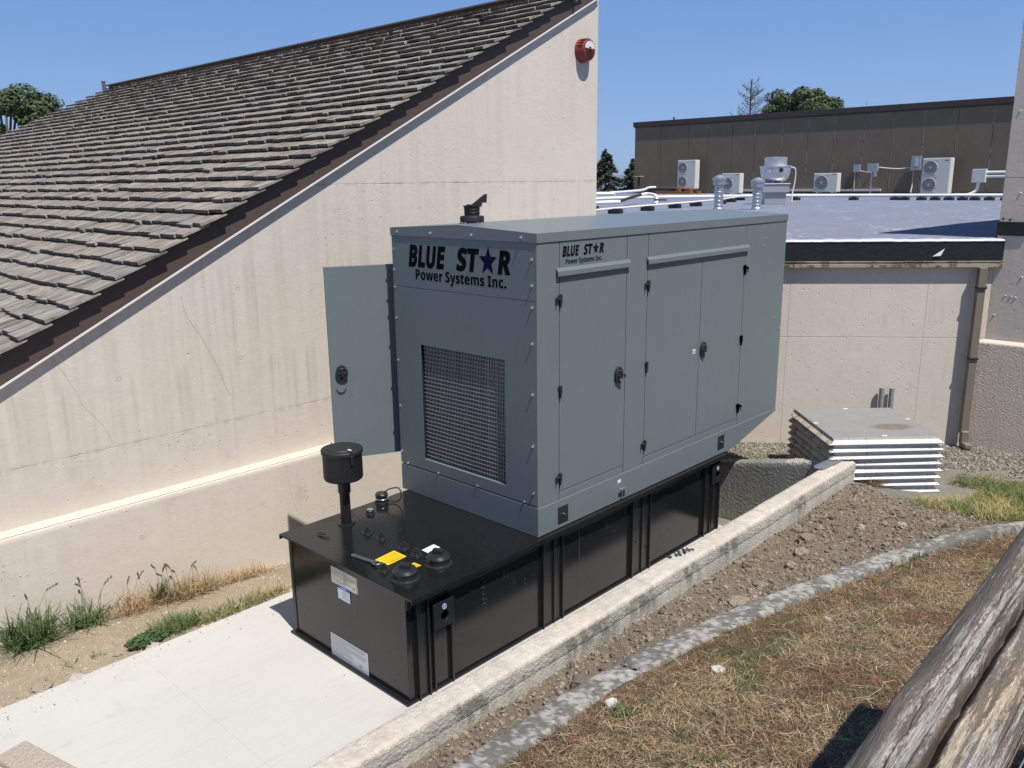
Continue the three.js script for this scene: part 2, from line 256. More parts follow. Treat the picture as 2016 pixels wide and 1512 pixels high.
  { // thicker base with a sloping, uneven ledge
    const g = grid(200, 5, (i, j) => { const z = lerp(Z1, Z0 + .01, i / 200), w = .006 * (smp(F4, z / 2, .1) - .5), w2 = .008 * (smp(F5, z / 3, .4) - .5); return [[XW - .05, .583, z], [XW + .004, .580, z], [XL - .012, .569 + w2, z], [XL - .002 + w, .560 + w2, z], [XL, .529, z], [XL, -.6, z]][j]; });
    part('footing_wall', raw(uvm(g)), gable, t);
    const led = mat([.68, .60, .49], .9, { bumpMap: per(roughBump, .4), bumpScale: .006 });
    part('ledge', gm3(200, 2, (i, j) => { const z = lerp(Z1, Z0 + .01, i / 200), w2 = .008 * (smp(F5, z / 3, .4) - .5); return [[XW + .0, .5845, z], [XW + .05, .5795 + .004 * smp(F4, z, .3), z], [XL - .010, .5735 + w2, z]][j]; }), led, t);
  }
  part('wall', [span(XW - .3, -14.4, -.5, 2.6, Z0 + .06, Z0 + .3, 0), span(-14.6, -14.2, -.5, 2.0, Z0, 2.9, 0), span(XW - .3, -14.2, -.5, 1.1, 3.0, 3.3, 0)], M.wall, t);
  // rake: brown fascia, pale trim, roof boards
  const ang = Math.atan(slope), L = (2.9 - zTop) / Math.cos(ang);
  const along = (g, zc, dy) => g.rotateX(ang).translate(0, yRake(zc) + dy, zc);
  const zm = (2.9 + zTop) / 2;
  part('fascia', along(rb(.05, .175, L + .5, XW + .021, 0, -.25, .003), zm, -.115), M.fascia, t);
  part('rake_trim', along(rb(.05, .016, L + .5, XW + .0225, 0, -.25, .002), zm, -.2115), mat([.74, .72, .70], .5), t);
  // roof boards and ridge
  const XR = -2.662, xLeft = (z) => -14.43 - .47 * Math.abs(z + 3.46);
  const roof = part('roof', grid(1, 1, (i, j) => { const z = j ? zTop : 2.9; return [i ? XR - .05 : xLeft(z), yRake(z) - .035, z]; }), mat([.03, .025, .02], .95), t);
  part('roof_boards', [along(bx(11.4, .04, L, -8.45, 0, 0), zm, -.09)], M.brown, t);
  // shingles: 3 cm butts, random widths, weathered grey cedar grain running down the slope
  const shTex = colorTex(1024, 512, (u, v) => { const g = smp(F4, u * 3, v * .16), h = smp(F5, u * 4.0, v * .09), b = smp(F2, u * 2, v), k = smp(F3, u * 3, v * .7); const l = smp(F3, u * 3.3, v * .10), l2 = smp(F4, u * 1.1, v * .05 + .3); const s = .66 + .5 * (g - .5) + .35 * (h - .5) + .45 * (b - .5) + .95 * (l - .5) + .6 * (l2 - .5) - .35 * sm(.62, .72, l2); const gr = sm(.55, .75, smp(F4, u * 1.0, v * .1 + .5)); const t0 = clamp(s, .12, 1.3); return [.425 * t0 * (1 - .25 * gr), .382 * t0 * (1 - .28 * gr), .335 * t0 * (1 - .34 * gr)]; });
  const shBump = grayTex(512, 512, (u, v) => .5 * smp(F4, u * 3, v * .14) + .5 * smp(F5, u * 4, v * .08));
  const shTone = [[1, 1, 1], [.88, .89, .90], [1.08, 1.06, 1.0], [.95, .90, .86], [.80, .79, .79], [1.0, 1.02, 1.0]];
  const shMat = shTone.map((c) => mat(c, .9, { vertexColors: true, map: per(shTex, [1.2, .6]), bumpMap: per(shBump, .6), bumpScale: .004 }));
  seed = 4242;
  const near = [], far = [];
  const EX = .1795, len = .222; let row = 0;
  const geos = [];
  for (let s = 0; s < (2.72 - zTop) / Math.cos(ang); s += EX, row++) {
    const zb = 2.72 - s * Math.cos(ang); // butt line
    let x = XR + rr(0, .02), first = true;
    const xl = xLeft(zb) - .02;
    while (x > xl) {
      const w = Math.min(rr(.09, .24), x - xl + .02), th = rr(.020, .028), cx = x - w / 2, slip = rnd() < .03, zo = slip ? rr(.012, .03) : rr(-.010, .012), tilt = slip ? rr(-.03, .03) : rr(-.009, .009);
      const g = new THREE.BoxGeometry(w - rr(.002, .005), th, len); const p = g.attributes.position;
      const b1 = rr(-.005, .005), b2 = rr(-.005, .005);
      for (let i = 0; i < p.count; i++) { if (p.getZ(i) < 0) { p.setY(i, p.getY(i) > 0 ? -th / 2 + .010 : -th / 2); } else p.setZ(i, p.getZ(i) + (p.getX(i) < 0 ? b1 : b2)); }
      g.computeVertexNormals();
      const u = g.attributes.uv, n = g.attributes.normal, ou = rnd() * 7, ov = rnd() * 7;
      for (let i = 0; i < p.count; i++) u.setXY(i, p.getX(i) + ou, (Math.abs(n.getZ(i)) > .7 ? p.getY(i) : p.getZ(i)) + ov);
      { const vc = new Float32Array(p.count * 3); for (let i = 0; i < p.count; i++) { const q = n.getZ(i) > .7 ? .42 : 1; vc.set([q, q, q], i * 3); } g.setAttribute('color', new THREE.BufferAttribute(vc, 3)); } // weathered end grain, darkened further to put shade into the butt faces
      g.translate(0, th / 2, -len / 2); g.rotateZ(tilt); g.rotateX(ang - .128); g.translate(0, .028, 0);
      g.translate(cx, yRake(zb + zo) - .012, zb + zo);
      const depth = (3.18 - cx) * .67 + (3.55 - zb) * .70;
      geos.push([depth / (1), raw(clean(g)), Math.floor(rnd() * shMat.length)]);
      x -= w;
    }
  }
  geos.sort((a, b) => a[0] - b[0]);
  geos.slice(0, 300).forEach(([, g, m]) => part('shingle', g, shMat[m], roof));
  for (let m = 0; m < shMat.length; m++) { const q = geos.slice(300).filter((a) => a[2] === m).map((a) => a[1]); far.push(q); }
  // the rest as one object: one geometry with a material group per tone
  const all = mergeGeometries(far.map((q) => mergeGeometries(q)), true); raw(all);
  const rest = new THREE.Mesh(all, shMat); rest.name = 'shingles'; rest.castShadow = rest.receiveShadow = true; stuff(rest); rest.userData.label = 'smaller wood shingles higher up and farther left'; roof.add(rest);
  // ridge cap
  part('ridge_cap', [rb(11.75, .14, .03, -8.53, yRake(zTop) - .01, zTop - .02, .004), rb(11.75, .02, .10, -8.53, yRake(zTop) + .065, zTop + .01, .004)], mat([.14, .125, .11], .9), t);
  const vp = part('roof_vent_pipe', [cyl(.034, .034, .30, -14.42, 4.45, -3.50, 14), cyl(.038, .038, .02, -14.42, 4.75, -3.50, 14)], mat([.11, .11, .12], .7), t);
  seed = 77;
}
/* red fire-alarm sounder high on the gable end */
{
  const t = thing('alarm_sounder', 'weathered red round alarm bell with a pale strobe window high on the gable wall', 'alarm', [-2.759, 4.103, -3.813]);
  const red = mat([.20, .035, .03], .6, { bumpMap: per(grainBump, .2), bumpScale: .001 }), dk = mat([.09, .022, .022], .65);
  const R = (g) => g.rotateZ(-Math.PI / 2);
  part('housing', R(lathe([[0, 0], [.122, 0], [.122, .012], [.112, .03], [.108, .085], [.098, .102], [.085, .106], [0, .106]], 0, 0, 0, 36)), red, t);
  part('fins', [...Array(9)].map((_, i) => { const a = Math.PI * (.62 + i * .095); return rb(.07, .009, .012, .058, .113 * Math.sin(a + Math.PI / 2) * -1, 0, .002).translate(0, 0, .113 * Math.cos(a + Math.PI / 2) * -1); }), dk, t);
  part('grille', [...Array(5)].map((_, i) => rb(.008, .007, .15 - .02 * Math.abs(i - 1), .108, -.012 - i * .015, 0, .002)), dk, t);
  const s = new THREE.Shape(); s.absarc(0, 0, .074, .12, Math.PI - .12); s.absarc(0, 0, .026, Math.PI - .2, .2, true);
  part('strobe_lens', new THREE.ExtrudeGeometry(s, { depth: .008, bevelEnabled: true, bevelSize: .003, bevelThickness: .003, bevelSegments: 2 }).rotateY(Math.PI / 2).translate(.104, .008, 0), mat([.72, .72, .74], .2), t);
  part('bulb', new THREE.SphereGeometry(.016, 14, 10).translate(.112, .004, 0), dk, t);
}

/* ------------------------------------------------------------------ yard: pad, retaining walls, kerb */
{
  const padTex = colorTex(1024, 1024, (u, v) => { const a = smp(F1, u, v), b = smp(F2, u, v * .5 + .3), c = smp(F5, u * 2, v * 2), d = smp(F3, u, v); const t = .93 + .1 * (a - .5) + .06 * (b - .5) + .04 * (c - .5) - .12 * sm(.58, .8, d) * sm(.45, .7, a) - .05 * sm(.6, .8, smp(F4, u * 3, v * .2)); return [.545 * t, .528 * t * (.99 + .015 * b), .488 * t * (.985 + .03 * a)]; });
  const padM = mat(null, .82, { map: per(padTex, 2.6), bumpMap: per(grainBump, .3), bumpScale: .0012 });
  const pad = new THREE.Group(); pad.name = numbered('concrete_pad'); pad.userData = { kind: 'structure', label: 'new pale concrete pad under the fuel tank' }; scene.add(pad);
  part('slab', span(-1.65, .70, -.12, 0, -2.27, 1.8197, 0), padM, pad); part('slab', span(-1.652, .70, -.12, -.0012, 1.8197, 5, 0), padM, pad);
}
const oldConc = mat(null, .93, { vertexColors: true, bumpMap: per(roughBump, .30), bumpScale: .006 });
function castWall(name, label, a, b, x0, x1, yTop, yBot, mid, n, col) { // runs along z (a..b), rough cast section
  const prof = (z) => { const w = (k, f = F4, s = 1.7) => (smp(f, z / s, k) - .5); const yt = yTop(z); return [
    [x0 + .004 * w(.1), yBot], [x0 + .006 * w(.2), yt - .05], [x0 + .003, yt - .012 + .012 * w(.3, F5)], [x0 + .014, yt + .006 * w(.35, F5)], [lerp(x0, x1, .3), yt + .008 * w(.4)], [lerp(x0, x1, .5), yt + .006 * w(.5, F5)], [lerp(x0, x1, .7), yt + .010 * w(.6)],
    [x1 - .014, yt - .002 + .010 * w(.65, F5)], [x1 - .003 + .008 * w(.7, F5), yt - .014 + .016 * w(.72, F5)], [x1 + .005 * w(.75), yt - .03], [x1 + .003 * w(.76, F5), yt - .06], [x1 + .002, mid - (.6 - yt) + .006], [x1 - .006, mid - (.6 - yt) + .002], [x1 + .005 + .006 * w(.8, F5), mid - (.6 - yt) - .003], [x1 + .004 * w(.85), mid - .05], [x1 + .004 * w(.9), yBot]]; };
  const m = prof(a).length - 1;
  const g = grid(n, m, (i, j) => { const z = lerp(a, b, i / n), q = prof(z)[j]; return [q[0], q[1], z]; });
  const p = g.attributes.position, c = new Float32Array(p.count * 3);
  for (let i = 0; i < p.count; i++) c.set(col(p.getX(i), p.getY(i), p.getZ(i), Math.floor(i / (n + 1))), i * 3);
  g.setAttribute('color', new THREE.BufferAttribute(c, 3)); return g;
}
{
  const t = thing('retaining_wall', 'low pale old concrete retaining wall alongside the black tank', 'wall');
  const col = (x, y, z, j) => { // pinkish worn top, grey-green sides with dark exposed gravel patches
    const top = j >= 3 && j <= 8, a = smp(F3, z / 1.1, .2 + j * .004), b = smp(F4, z / 2, x / 2 + y / 2), c = smp(F5, z / 2, (x + y) / 2);
    let q = top ? [.55, .495, .425] : [.47, .455, .40];
    const dark = top ? 0 : [[-.85, .16], [-1.85, .1], [.12, .22], [.55, .3], [-.42, .1], [1.35, .12]].reduce((s, [zc, w]) => Math.max(s, sm(1, .5, Math.abs(z - zc - .06 * (b - .5) - (y - .55) * .5) / w)), 0) * sm(.36, .56, b) * (y > .5 ? 1 : .45);
    q = q.map((v, k) => lerp(v, [.16, .155, .13][k], dark * .85)); const t0 = .78 + .3 * a + .26 * (b - .5) + .3 * (c - .5);
    const pink = top ? sm(.5, .7, smp(F2, z / 1.3, .6)) * .10 : 0; return [q[0] * t0 * (1 + pink * .5), q[1] * t0 * (1 - pink * .3), q[2] * t0 * (1 - pink * .4)]; };
  const yT = (z) => .613 + .012 * (smp(F3, z / 3, .3) - .5);
  part('wall_body', raw(uvm(castWall('w', '', 3.2, -2.84, .694, .829, yT, -.13, .505, 560, col))), oldConc, t);
  const cap = new THREE.Shape([[-.694, -.13], [-.697, .604], [-.71, .614], [-.815, .613], [-.829, .597], [-.826, .2], [-.829, -.13]].map((q) => new THREE.Vector2(...q)));
  part('wall_end', new THREE.ExtrudeGeometry(cap, { depth: .02, bevelEnabled: true, bevelSize: .004, bevelThickness: .006, bevelSegments: 2 }).rotateY(Math.PI).translate(0, 0, -2.836), mat([.47, .44, .38], .93, { bumpMap: per(roughBump, .3), bumpScale: .008 }), t);
  // little paint and rust marks on the outer face
  for (const [z, y, c] of [[1.03, .545, [.35, .06, .05]], [-.72, .50, [.45, .09, .07]], [-2.35, .53, [.4, .09, .08]]]) part('paint_mark', new THREE.SphereGeometry(.009, 8, 6).scale(.18, .7, 1.2).translate(.832, y, z), mat(c, .8), t);
  const b = thing('back_retaining_wall', 'dark grey concrete wall closing the far end of the tank pit', 'wall');
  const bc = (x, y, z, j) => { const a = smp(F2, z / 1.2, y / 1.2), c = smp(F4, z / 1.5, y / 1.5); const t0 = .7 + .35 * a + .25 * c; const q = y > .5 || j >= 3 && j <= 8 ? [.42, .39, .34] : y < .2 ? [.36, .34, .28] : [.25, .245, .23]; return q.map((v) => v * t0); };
  // built along z then turned to run along x
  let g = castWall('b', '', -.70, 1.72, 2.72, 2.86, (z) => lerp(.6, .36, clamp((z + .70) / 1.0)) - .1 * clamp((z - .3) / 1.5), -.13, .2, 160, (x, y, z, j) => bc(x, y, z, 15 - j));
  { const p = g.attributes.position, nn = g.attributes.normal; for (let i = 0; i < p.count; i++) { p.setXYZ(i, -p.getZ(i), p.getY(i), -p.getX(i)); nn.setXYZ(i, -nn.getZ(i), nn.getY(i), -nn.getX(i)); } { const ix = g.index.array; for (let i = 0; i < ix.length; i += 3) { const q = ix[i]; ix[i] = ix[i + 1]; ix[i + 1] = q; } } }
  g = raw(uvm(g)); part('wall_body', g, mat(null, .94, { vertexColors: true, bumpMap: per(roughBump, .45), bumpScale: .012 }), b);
}
{ // old kerb stones between soil and lawn
  const lab = ['grey lichen-covered kerb stone lowest in view along the lawn edge', 'long whitish kerb stone in the middle of the lawn edge', 'grey kerb stone beyond the dark gap, farthest along the lawn edge'];
  const seg = [[2.5, .72], [.71, -1.53], [-1.40, -3.2]];
  const km = mat(null, .95, { vertexColors: true, bumpMap: per(grainBump, .22), bumpScale: .007 });
  seg.forEach(([a, b], s) => {
    const n = Math.round((a - b) / .0085), lift = [0, .006, .022][s], m = 18;
    const g = grid(n, m, (i, j) => {
      const z = lerp(a, b, i / n), e = Math.min(1, Math.min(i, n - i) / 3), cx = kerbX(z) + (s === 2 ? .022 : 0), dx = (kerbX(z - .05) - kerbX(z + .05)) / .1, L = Math.hypot(dx, 1);
      const v = lerp(-1, 1, j / m), sg = Math.sign(v), av = Math.abs(v), w = .078 + .016 * (smp(F3, z / 1.3, .2 + s) - .5);
      let px = (sg * w + .012 * (smp(F5, z / 1.2, sg * .2 + .5) - .5)) * Math.min(1, av / .62), py = av > .62 ? -(av - .62) / .38 * .2 : 0; if (av > .5 && av < .75) { px *= .985; py -= .010; }
      const nn = .016 * (smp(F4, z / .9, v * .13 + .3) - .5) + .030 * (smp(F3, z / .8, v * .16) - .5) + .010 * (smp(F5, z / .9, v * .3) - .5); py = py * (.3 + .7 * e) + nn - (1 - e) * .03; px *= .9 + .1 * e; px += .5 * nn;
      return [cx + px / L, .618 + lift + py + .012 * (smp(F2, z / 2, .8) - .5), z - px * dx / L * -1 * -1];
    });
    const p = g.attributes.position, c = new Float32Array(p.count * 3);
    for (let i = 0; i < p.count; i++) { const x = p.getX(i), y = p.getY(i), z = p.getZ(i), a2 = smp(F3, x * .9, z * .9), b2 = smp(F4, x * .95, z * .95), c2 = smp(F5, x * .8 + .4, z * .8 + y); const li = sm(.485, .555, a2 * .36 + b2 * .40 + c2 * .24 + (s === 1 ? .02 : s === 2 ? -.05 : -.005)); const t0 = .62 + .5 * b2 + .4 * (c2 - .5); const q = [.22, .208, .185].map((v, k) => lerp(v * t0, [.50, .49, .45][k] * (.72 + .45 * c2), li * .8)); c.set(q, i * 3); }
    g.setAttribute('color', new THREE.BufferAttribute(c, 3));
    tag(part('kerb_stone', raw(uvm(g)), km, scene), lab[s], 'kerb stone', 'kerb stones along the lawn');
  });
}
{ // stub of an older wall at the near end of the pad
  const o = part('old_kerb', span(0, 1.5, -.1, .035, 0, .16, .015), mat([.47, .40, .33], .93, { bumpMap: per(roughBump, .3), bumpScale: .012 }), scene);
  o.position.set(-1.21, 0, 2.576); o.rotation.y = .24; tag(o, 'broken brown-topped concrete edge in the near left corner of the pad', 'kerb');
}

/* ------------------------------------------------------------------ generator enclosure */
const font = await new FontLoader().loadAsync('fonts/droid/droid_sans_bold.typeface.json');
function lettering(text, width, cap, skew) { // flat shapes, baseline at 0, fitted to width and cap height; returns [geometry, starX]
  const shapes = font.generateShapes(text, 1); const g = new THREE.ShapeGeometry(shapes, 5); g.computeBoundingBox(); const b = g.boundingBox; return { g, b };
}
function fitText(text, x0, x1, capH, skew) {
  const fat = skew ? .045 : .016, g = new THREE.ExtrudeGeometry(font.generateShapes(text, 1), { depth: .001, bevelEnabled: true, bevelThickness: .001, bevelSize: fat, bevelSegments: 1, curveSegments: 5 }); g.computeBoundingBox(); const b = g.boundingBox, p = g.attributes.position, capRef = lettering('E').b.max.y, sy = capH / capRef, w = x1 - x0 - skew * capH, sx = w / (b.max.x - b.min.x);
  for (let i = 0; i < p.count; i++) { const y = p.getY(i) * sy; p.setXYZ(i, x0 + (p.getX(i) - b.min.x) * sx + skew * y, y, p.getZ(i) * .2); }
  return g;
}
function star(cx, cy, r, ry, skew = 0) { const pts = []; for (let i = 0; i < 10; i++) { const a = Math.PI / 2 + i * Math.PI / 5, q = i % 2 ? .42 : 1; pts.push(new THREE.Vector2(cx + r * q * Math.cos(a) + skew * r * q * Math.sin(a), cy + ry * q * Math.sin(a))); } return new THREE.ShapeGeometry(new THREE.Shape(pts)); }
const ink = (c) => { const m = new THREE.MeshPhysicalMaterial({ roughness: .8, specularIntensity: .15 }); m.color.setRGB(...c); return m; }, inkM = ink([.003, .0035, .005]), starM = ink([.004, .007, .040]), starEdge = ink([.003, .003, .006]);
function logo(parent, W, cap, cap2, drop, inset, place) { // BLUE ST*R / Power Systems Inc.
  const sk = .16, k = W;
  const L1 = [fitText('BLUE', 0, k * .385, cap, sk), fitText('ST', k * .485, k * .705, cap, sk), fitText('R', k * .868, k, cap, sk)];
  part('lettering', place(mergeGeometries(L1.map(clean))), inkM, parent); 
  part('star_outline', place(star(k * .782, cap * .50, k * .084, cap * .70, .06)), starEdge, parent); part('star_emblem', place(star(k * .782, cap * .50, k * .070, cap * .585, .06), .0006), starM, parent);
  part('lettering', place(fitText('Power Systems Inc.', inset, k - inset * .82, cap2, 0).translate(0, -drop, 0)), inkM, parent);
}
const paintBump = grayTex(512, 512, (u, v) => .5 + .35 * (smp(F5, u * 3, v * 3) - .5) + .3 * (smp(F4, u, v) - .5));
const paintTone = colorTex(512, 512, (u, v) => { const t = .94 + .08 * smp(F2, u, v) + .05 * (smp(F4, u * 2, v * 2) - .5), d = .12 * sm(.58, .8, smp(F4, u * 2, v * .12)) + .16 * sm(.66, .8, smp(F3, u, v)) * smp(F5, u * 2, v * 2); return [t + d * .9, t + d * .8, t + d * .65]; });
const paintRough = grayTex(512, 512, (u, v) => .40 + .14 * smp(F2, u, v) + .06 * (smp(F4, u, v) - .5));
const paint = new THREE.MeshPhysicalMaterial({ color: new THREE.Color().setRGB(.150, .183, .192), specularIntensity: .55, roughness: 1, map: per(paintTone, 1.3), roughnessMap: per(paintRough, .9), bumpMap: per(paintBump, 1.1), bumpScale: .0011 });
const blackPaintTone = colorTex(512, 512, (u, v) => { const d = sm(.60, .78, smp(F3, u, v)) * sm(.5, .75, smp(F4, u, v)); const t = .9 + .2 * smp(F2, u, v) + 2.8 * d * sm(.4, .7, smp(F5, u * 3, v * 3)); return [.60 * t, .60 * t, .58 * t]; });
const blackGloss = mat([.017, .0178, .020], 1, { map: per(blackPaintTone, 1.1), roughnessMap: grayTex(512, 512, (u, v) => .07 + .09 * smp(F2, u, v) + .30 * sm(.60, .8, smp(F3, u * 2, v * 2)) * sm(.45, .7, smp(F4, u, v))), bumpMap: per(paintBump, .22), bumpScale: .0003 });
const blackSatin = mat([.012, .0125, .014], .30, { bumpMap: per(paintBump, .2), bumpScale: .0003 });
const capM = mat([.022, .0225, .024], .33, { bumpMap: per(paintBump, .1), bumpScale: .0006 });
const gapM = mat([.006, .007, .008], .8);
{
  const t = thing('generator', 'large grey standby generator enclosure standing on the black fuel tank', 'generator');
  const W = 1.3, D = 3.09, Yb = .6456, Ys = .833, Yp = 2.43, Yt = 2.4814, Yr = 2.515, D2 = 2.365;
  const SK = .018; // panel thickness
  // dark inside lining behind the panel gaps, closed box with the rear scoop
  const prof = new THREE.Shape([[0.01, Ys - .02], [D - .01, Ys - .02], [D - .01, Yp + .01], [.01, Yp + .01]].map((q) => new THREE.Vector2(...q)));
  const sideX = (g) => g.rotateY(Math.PI / 2); // shape x -> -z
  part('frame', sideX(new THREE.ExtrudeGeometry(prof, { depth: .01, bevelEnabled: false })).translate(-SK - .012, 0, 0), gapM, t);
  const P = (z0, z1, y0, y1) => span(-SK, 0, y0, y1, -z0, -z1, .0025); // right side panel
  const g = .0022;
  part('side_panel', P(.0, .2 - g, Ys + .002, Yp), paint, t);
  part('side_panel', P(.2 + g, .868 - g, 2.238, Yp), paint, t);
  part('side_panel', P(.2 + g, .868 - g, Ys + .002, .884), paint, t);
  part('side_panel', P(.868 + g, 1.104 - g, Ys + .002, Yp), paint, t);
  part('side_panel', P(1.104 + g, 2.414 - g, 2.238, Yp), paint, t);
  part('side_panel', P(1.104 + g, 2.414 - g, Ys + .002, .884), paint, t);
  part('side_panel', P(2.414 + g, D, Ys + .002, Yp), paint, t);
  // rear and left walls, floor
  part('rear_panel', span(-W, -SK - .02, Ys, Yp, -D, -D + .02, .003), paint, t);
  part('left_panel', [span(-W, -W + SK, Ys, Yp, -.85, -D + .02, .002), span(-W, -W + SK, Ys, Yp, -.19, -.0205, .002), span(-W, -W + SK, 2.238, Yp, -.19, -.85, 0), span(-W, -W + SK, Ys, .884, -.19, -.85, 0)], paint, t);
  part('floor', span(-W + .03, -.03, Ys - .03, Ys - .005, -D + .03, -.03, 0), gapM, t);
  // hinged doors
  const hingeG = (knob) => { const a = [rb(.020, .075, .030, .012, 0, 0, .006, 2), rb(.012, .030, .044, .008, .018, 0, .004, 2), rb(.014, .05, .018, .012, -.045, 0, .004, 2)]; if (knob) { a.push(rod(V(.014, .005, .012), V(.014, .005, .040), .008, 8), rb(.022, .028, .022, .016, .002, .048, .007, 2), rb(.008, .042, .010, .018, -.028, .050, .003, 1)); } return a; };
  const latchG = () => { const s = new THREE.Shape(); for (let i = 0; i < 40; i++) { const a = i / 40 * 2 * Math.PI, y = .052 * Math.sin(a), w = .038 * (1 - .10 * Math.sin(a)); const q = [w * Math.cos(a), y]; i ? s.lineTo(...q) : s.moveTo(...q); } const e = new THREE.ExtrudeGeometry(s, { depth: .010, bevelEnabled: true, bevelSize: .004, bevelThickness: .004, bevelSegments: 2 }).rotateY(Math.PI / 2).translate(.002, 0, 0);
    return [e, new THREE.TorusGeometry(.026, .005, 8, 24).rotateY(Math.PI / 2).scale(1, 1.15, 1).translate(.016, .004, 0), rb(.016, .06, .022, .020, .006, 0, .006, 2), rb(.014, .016, .05, .018, .0, 0, .004, 2)]; };
  const latch = (parent, y, z, key, rot = 0, x = 0) => { const h = part('latch', latchG().map((q) => q.rotateX(rot).translate(x, y, z)), M.rubber, parent); part('lock', [cyl(.011, .011, .006, 0, 0, 0, 14).rotateZ(-Math.PI / 2).translate(x + .022, y - .03, z)], mat([.45, .45, .44], .35, { metalness: .8 }), h); if (key) part('key_flag', [rb(.034, .006, .014, x + .030, y + .006, z - .010, .002), rb(.005, .022, .02, x + .045, y - .002, z - .016, .002)], M.rubber, h); return h; };
  const door = (z0, z1, hz, knobSide, lat) => { const d = part('door', P(z0 + g, z1 - g, .889, 2.233), paint, t); for (const [y, kn] of [[2.095, 1], [1.542, 0], [.986, 1]]) part('hinge', hingeG(kn).map((q) => q.scale(.8, .72, .72 * knobSide).translate(.0, y, hz)), M.rubber, d); if (lat) latch(d, ...lat); return d; };
  door(.2, .868, -.2, 1, [1.532, -.79, true]);
  door(1.104, 1.788, -1.106, 1, null); const d3 = door(1.788, 2.414, -2.404, -1, [1.545, -1.838, false]);
  part('label_sticker', span(0, .0014, 1.528, 1.560, -1.700, -1.738, 0), mat([.7, .7, .7], .5), t); part('sticker_print', [span(.0014, .002, 1.545, 1.548, -1.704, -1.734, 0), span(.0014, .002, 1.537, 1.540, -1.704, -1.73, 0)], inkM, t);
  // drip rails
  const rail = (z0, z1) => { const s = new THREE.Shape([[0, .026], [.006, .026], [.019, .008], [.019, -.018], [.015, -.018], [.015, .000], [0, .004]].map((q) => new THREE.Vector2(...q))); return new THREE.ExtrudeGeometry(s, { depth: z1 - z0, bevelEnabled: true, bevelSize: .0012, bevelThickness: .0012, bevelSegments: 1 }).translate(.001, 2.248, -z1); };
  part('drip_rail', rail(.166, .886), paint, t); part('drip_rail', rail(1.084, 2.444), paint, t);
  // roof cap with a low ridge
  const cap = (z0, z1) => { const s = new THREE.Shape([[-W - .002, Yp + .002], [.004, Yp + .002], [.004, Yt], [-W / 2, Yr], [-W - .002, Yt]].map((q) => new THREE.Vector2(...q))); return new THREE.ExtrudeGeometry(s, { depth: z1 - z0, bevelEnabled: true, bevelSize: .002, bevelThickness: .002, bevelSegments: 2 }).translate(0, 0, z0); };
  const roofPaint = paint.clone(); roofPaint.roughnessMap = null; roofPaint.roughness = .34;
  const roof = part('roof', cap(-D - .002, .003), roofPaint, t);
  // base skid
  const sk = new THREE.Shape([[0, Yb + .006], [D2, Yb + .006], [D, Ys - .012], [D, Ys - .0015], [0, Ys - .0015]].map((q) => new THREE.Vector2(...q)));
  const base = part('base_skid', new THREE.ExtrudeGeometry(sk, { depth: W - .004, bevelEnabled: true, bevelSize: .003, bevelThickness: .003, bevelSegments: 2 }).rotateY(Math.PI / 2).translate(-W + .006, 0, 0), paint, t);
  for (const [z, y] of [[-.23, .732], [-2.166, .745]]) { part('lifting_hole_cover', span(.004, .0075, y - .056, y + .056, z - .049, z + .049, .0012), M.rubber, base, 'black square cover plate over a lifting hole'); part('bolt', cyl(.006, .006, .014, 0, 0, 0, 8).rotateZ(-Math.PI / 2).translate(.007, y + .004, z), M.screw, base); }
  { const v = part('drain_valve', [rod(V(.004, .728, -.842), V(.034, .728, -.842), .007, 10), rb(.012, .014, .05, .03, .738, -.83, .003, 2)], M.screw, base, 'small drain valve with lever'); part('drain_spout', rod(V(.03, .728, -.842), V(.03, .678, -.842), .006, 8), M.rubber, v); part('label_sticker', span(.004, .0056, .778, .800, -.802, -.838, 0), mat([.75, .75, .75], .5), base); }
  for (const [y, z] of [[2.306, -2.744], [2.246, -2.712], [1.64, -2.97], [1.54, -3.06]]) part('screw', cyl(.006, .005, .006, 0, 0, 0, 8).rotateZ(-Math.PI / 2).translate(0, y, z), M.screw, t);
  // front: header panel, grille panel, mesh and radiator
  const f = (x0, x1, y0, y1) => span(x0, x1, y0, y1, -.02, 0, .002);
  const head = part('front_panel', f(-W + .001, -.0185, 2.097, Yp - .0005), paint, t);
  const gx0 = -1.042, gx1 = -.264, gy0 = .92, gy1 = 1.722;
  const fp = new THREE.Shape([[-W + .001, Ys + .012], [-.0185, Ys + .012], [-.0185, 2.0935], [-W + .001, 2.0935]].map((q) => new THREE.Vector2(...q))); fp.holes.push(new THREE.Path([[gx0, gy0], [gx0, gy1], [gx1, gy1], [gx1, gy0]].map((q) => new THREE.Vector2(...q))));
  part('front_panel', new THREE.ExtrudeGeometry(fp, { depth: .016, bevelEnabled: true, bevelSize: .0015, bevelThickness: .0015, bevelSegments: 1 }).translate(0, 0, -.0175), paint, t);
  part('front_lining', [span(-W + .01, -.025, 2.0, 2.2, -.034, -.024, 0), span(-W + .01, -.025, Ys - .01, Ys + .06, -.034, -.024, 0)], gapM, t);
  const wires = []; for (let i = 1; i < 54; i++) wires.push(bx(.0032, gy1 - gy0 + .02, .003, lerp(gx0, gx1, i / 54), (gy0 + gy1) / 2, -.0235)); for (let i = 1; i < 29; i++) wires.push(bx(gx1 - gx0 + .02, .0024, .003, (gx0 + gx1) / 2, lerp(gy0, gy1, i / 29), -.0205));
  part('grille', wires, mat([.36, .37, .37], .5, { metalness: .3 }), t, 'welded wire mesh over the radiator opening');
  part('opening_dark_strip', [span(gx0 - .0006, gx0 + .002, gy0, gy1, -.0225, -.0015, 0), span(gx1 - .002, gx1 + .0006, gy0, gy1, -.0225, -.0015, 0), span(gx0 - .05, gx0 + .0, gy0, gy1, -.11, -.026, 0)], gapM, t);  // added black strips, so the sunlit edges of the opening stay dark
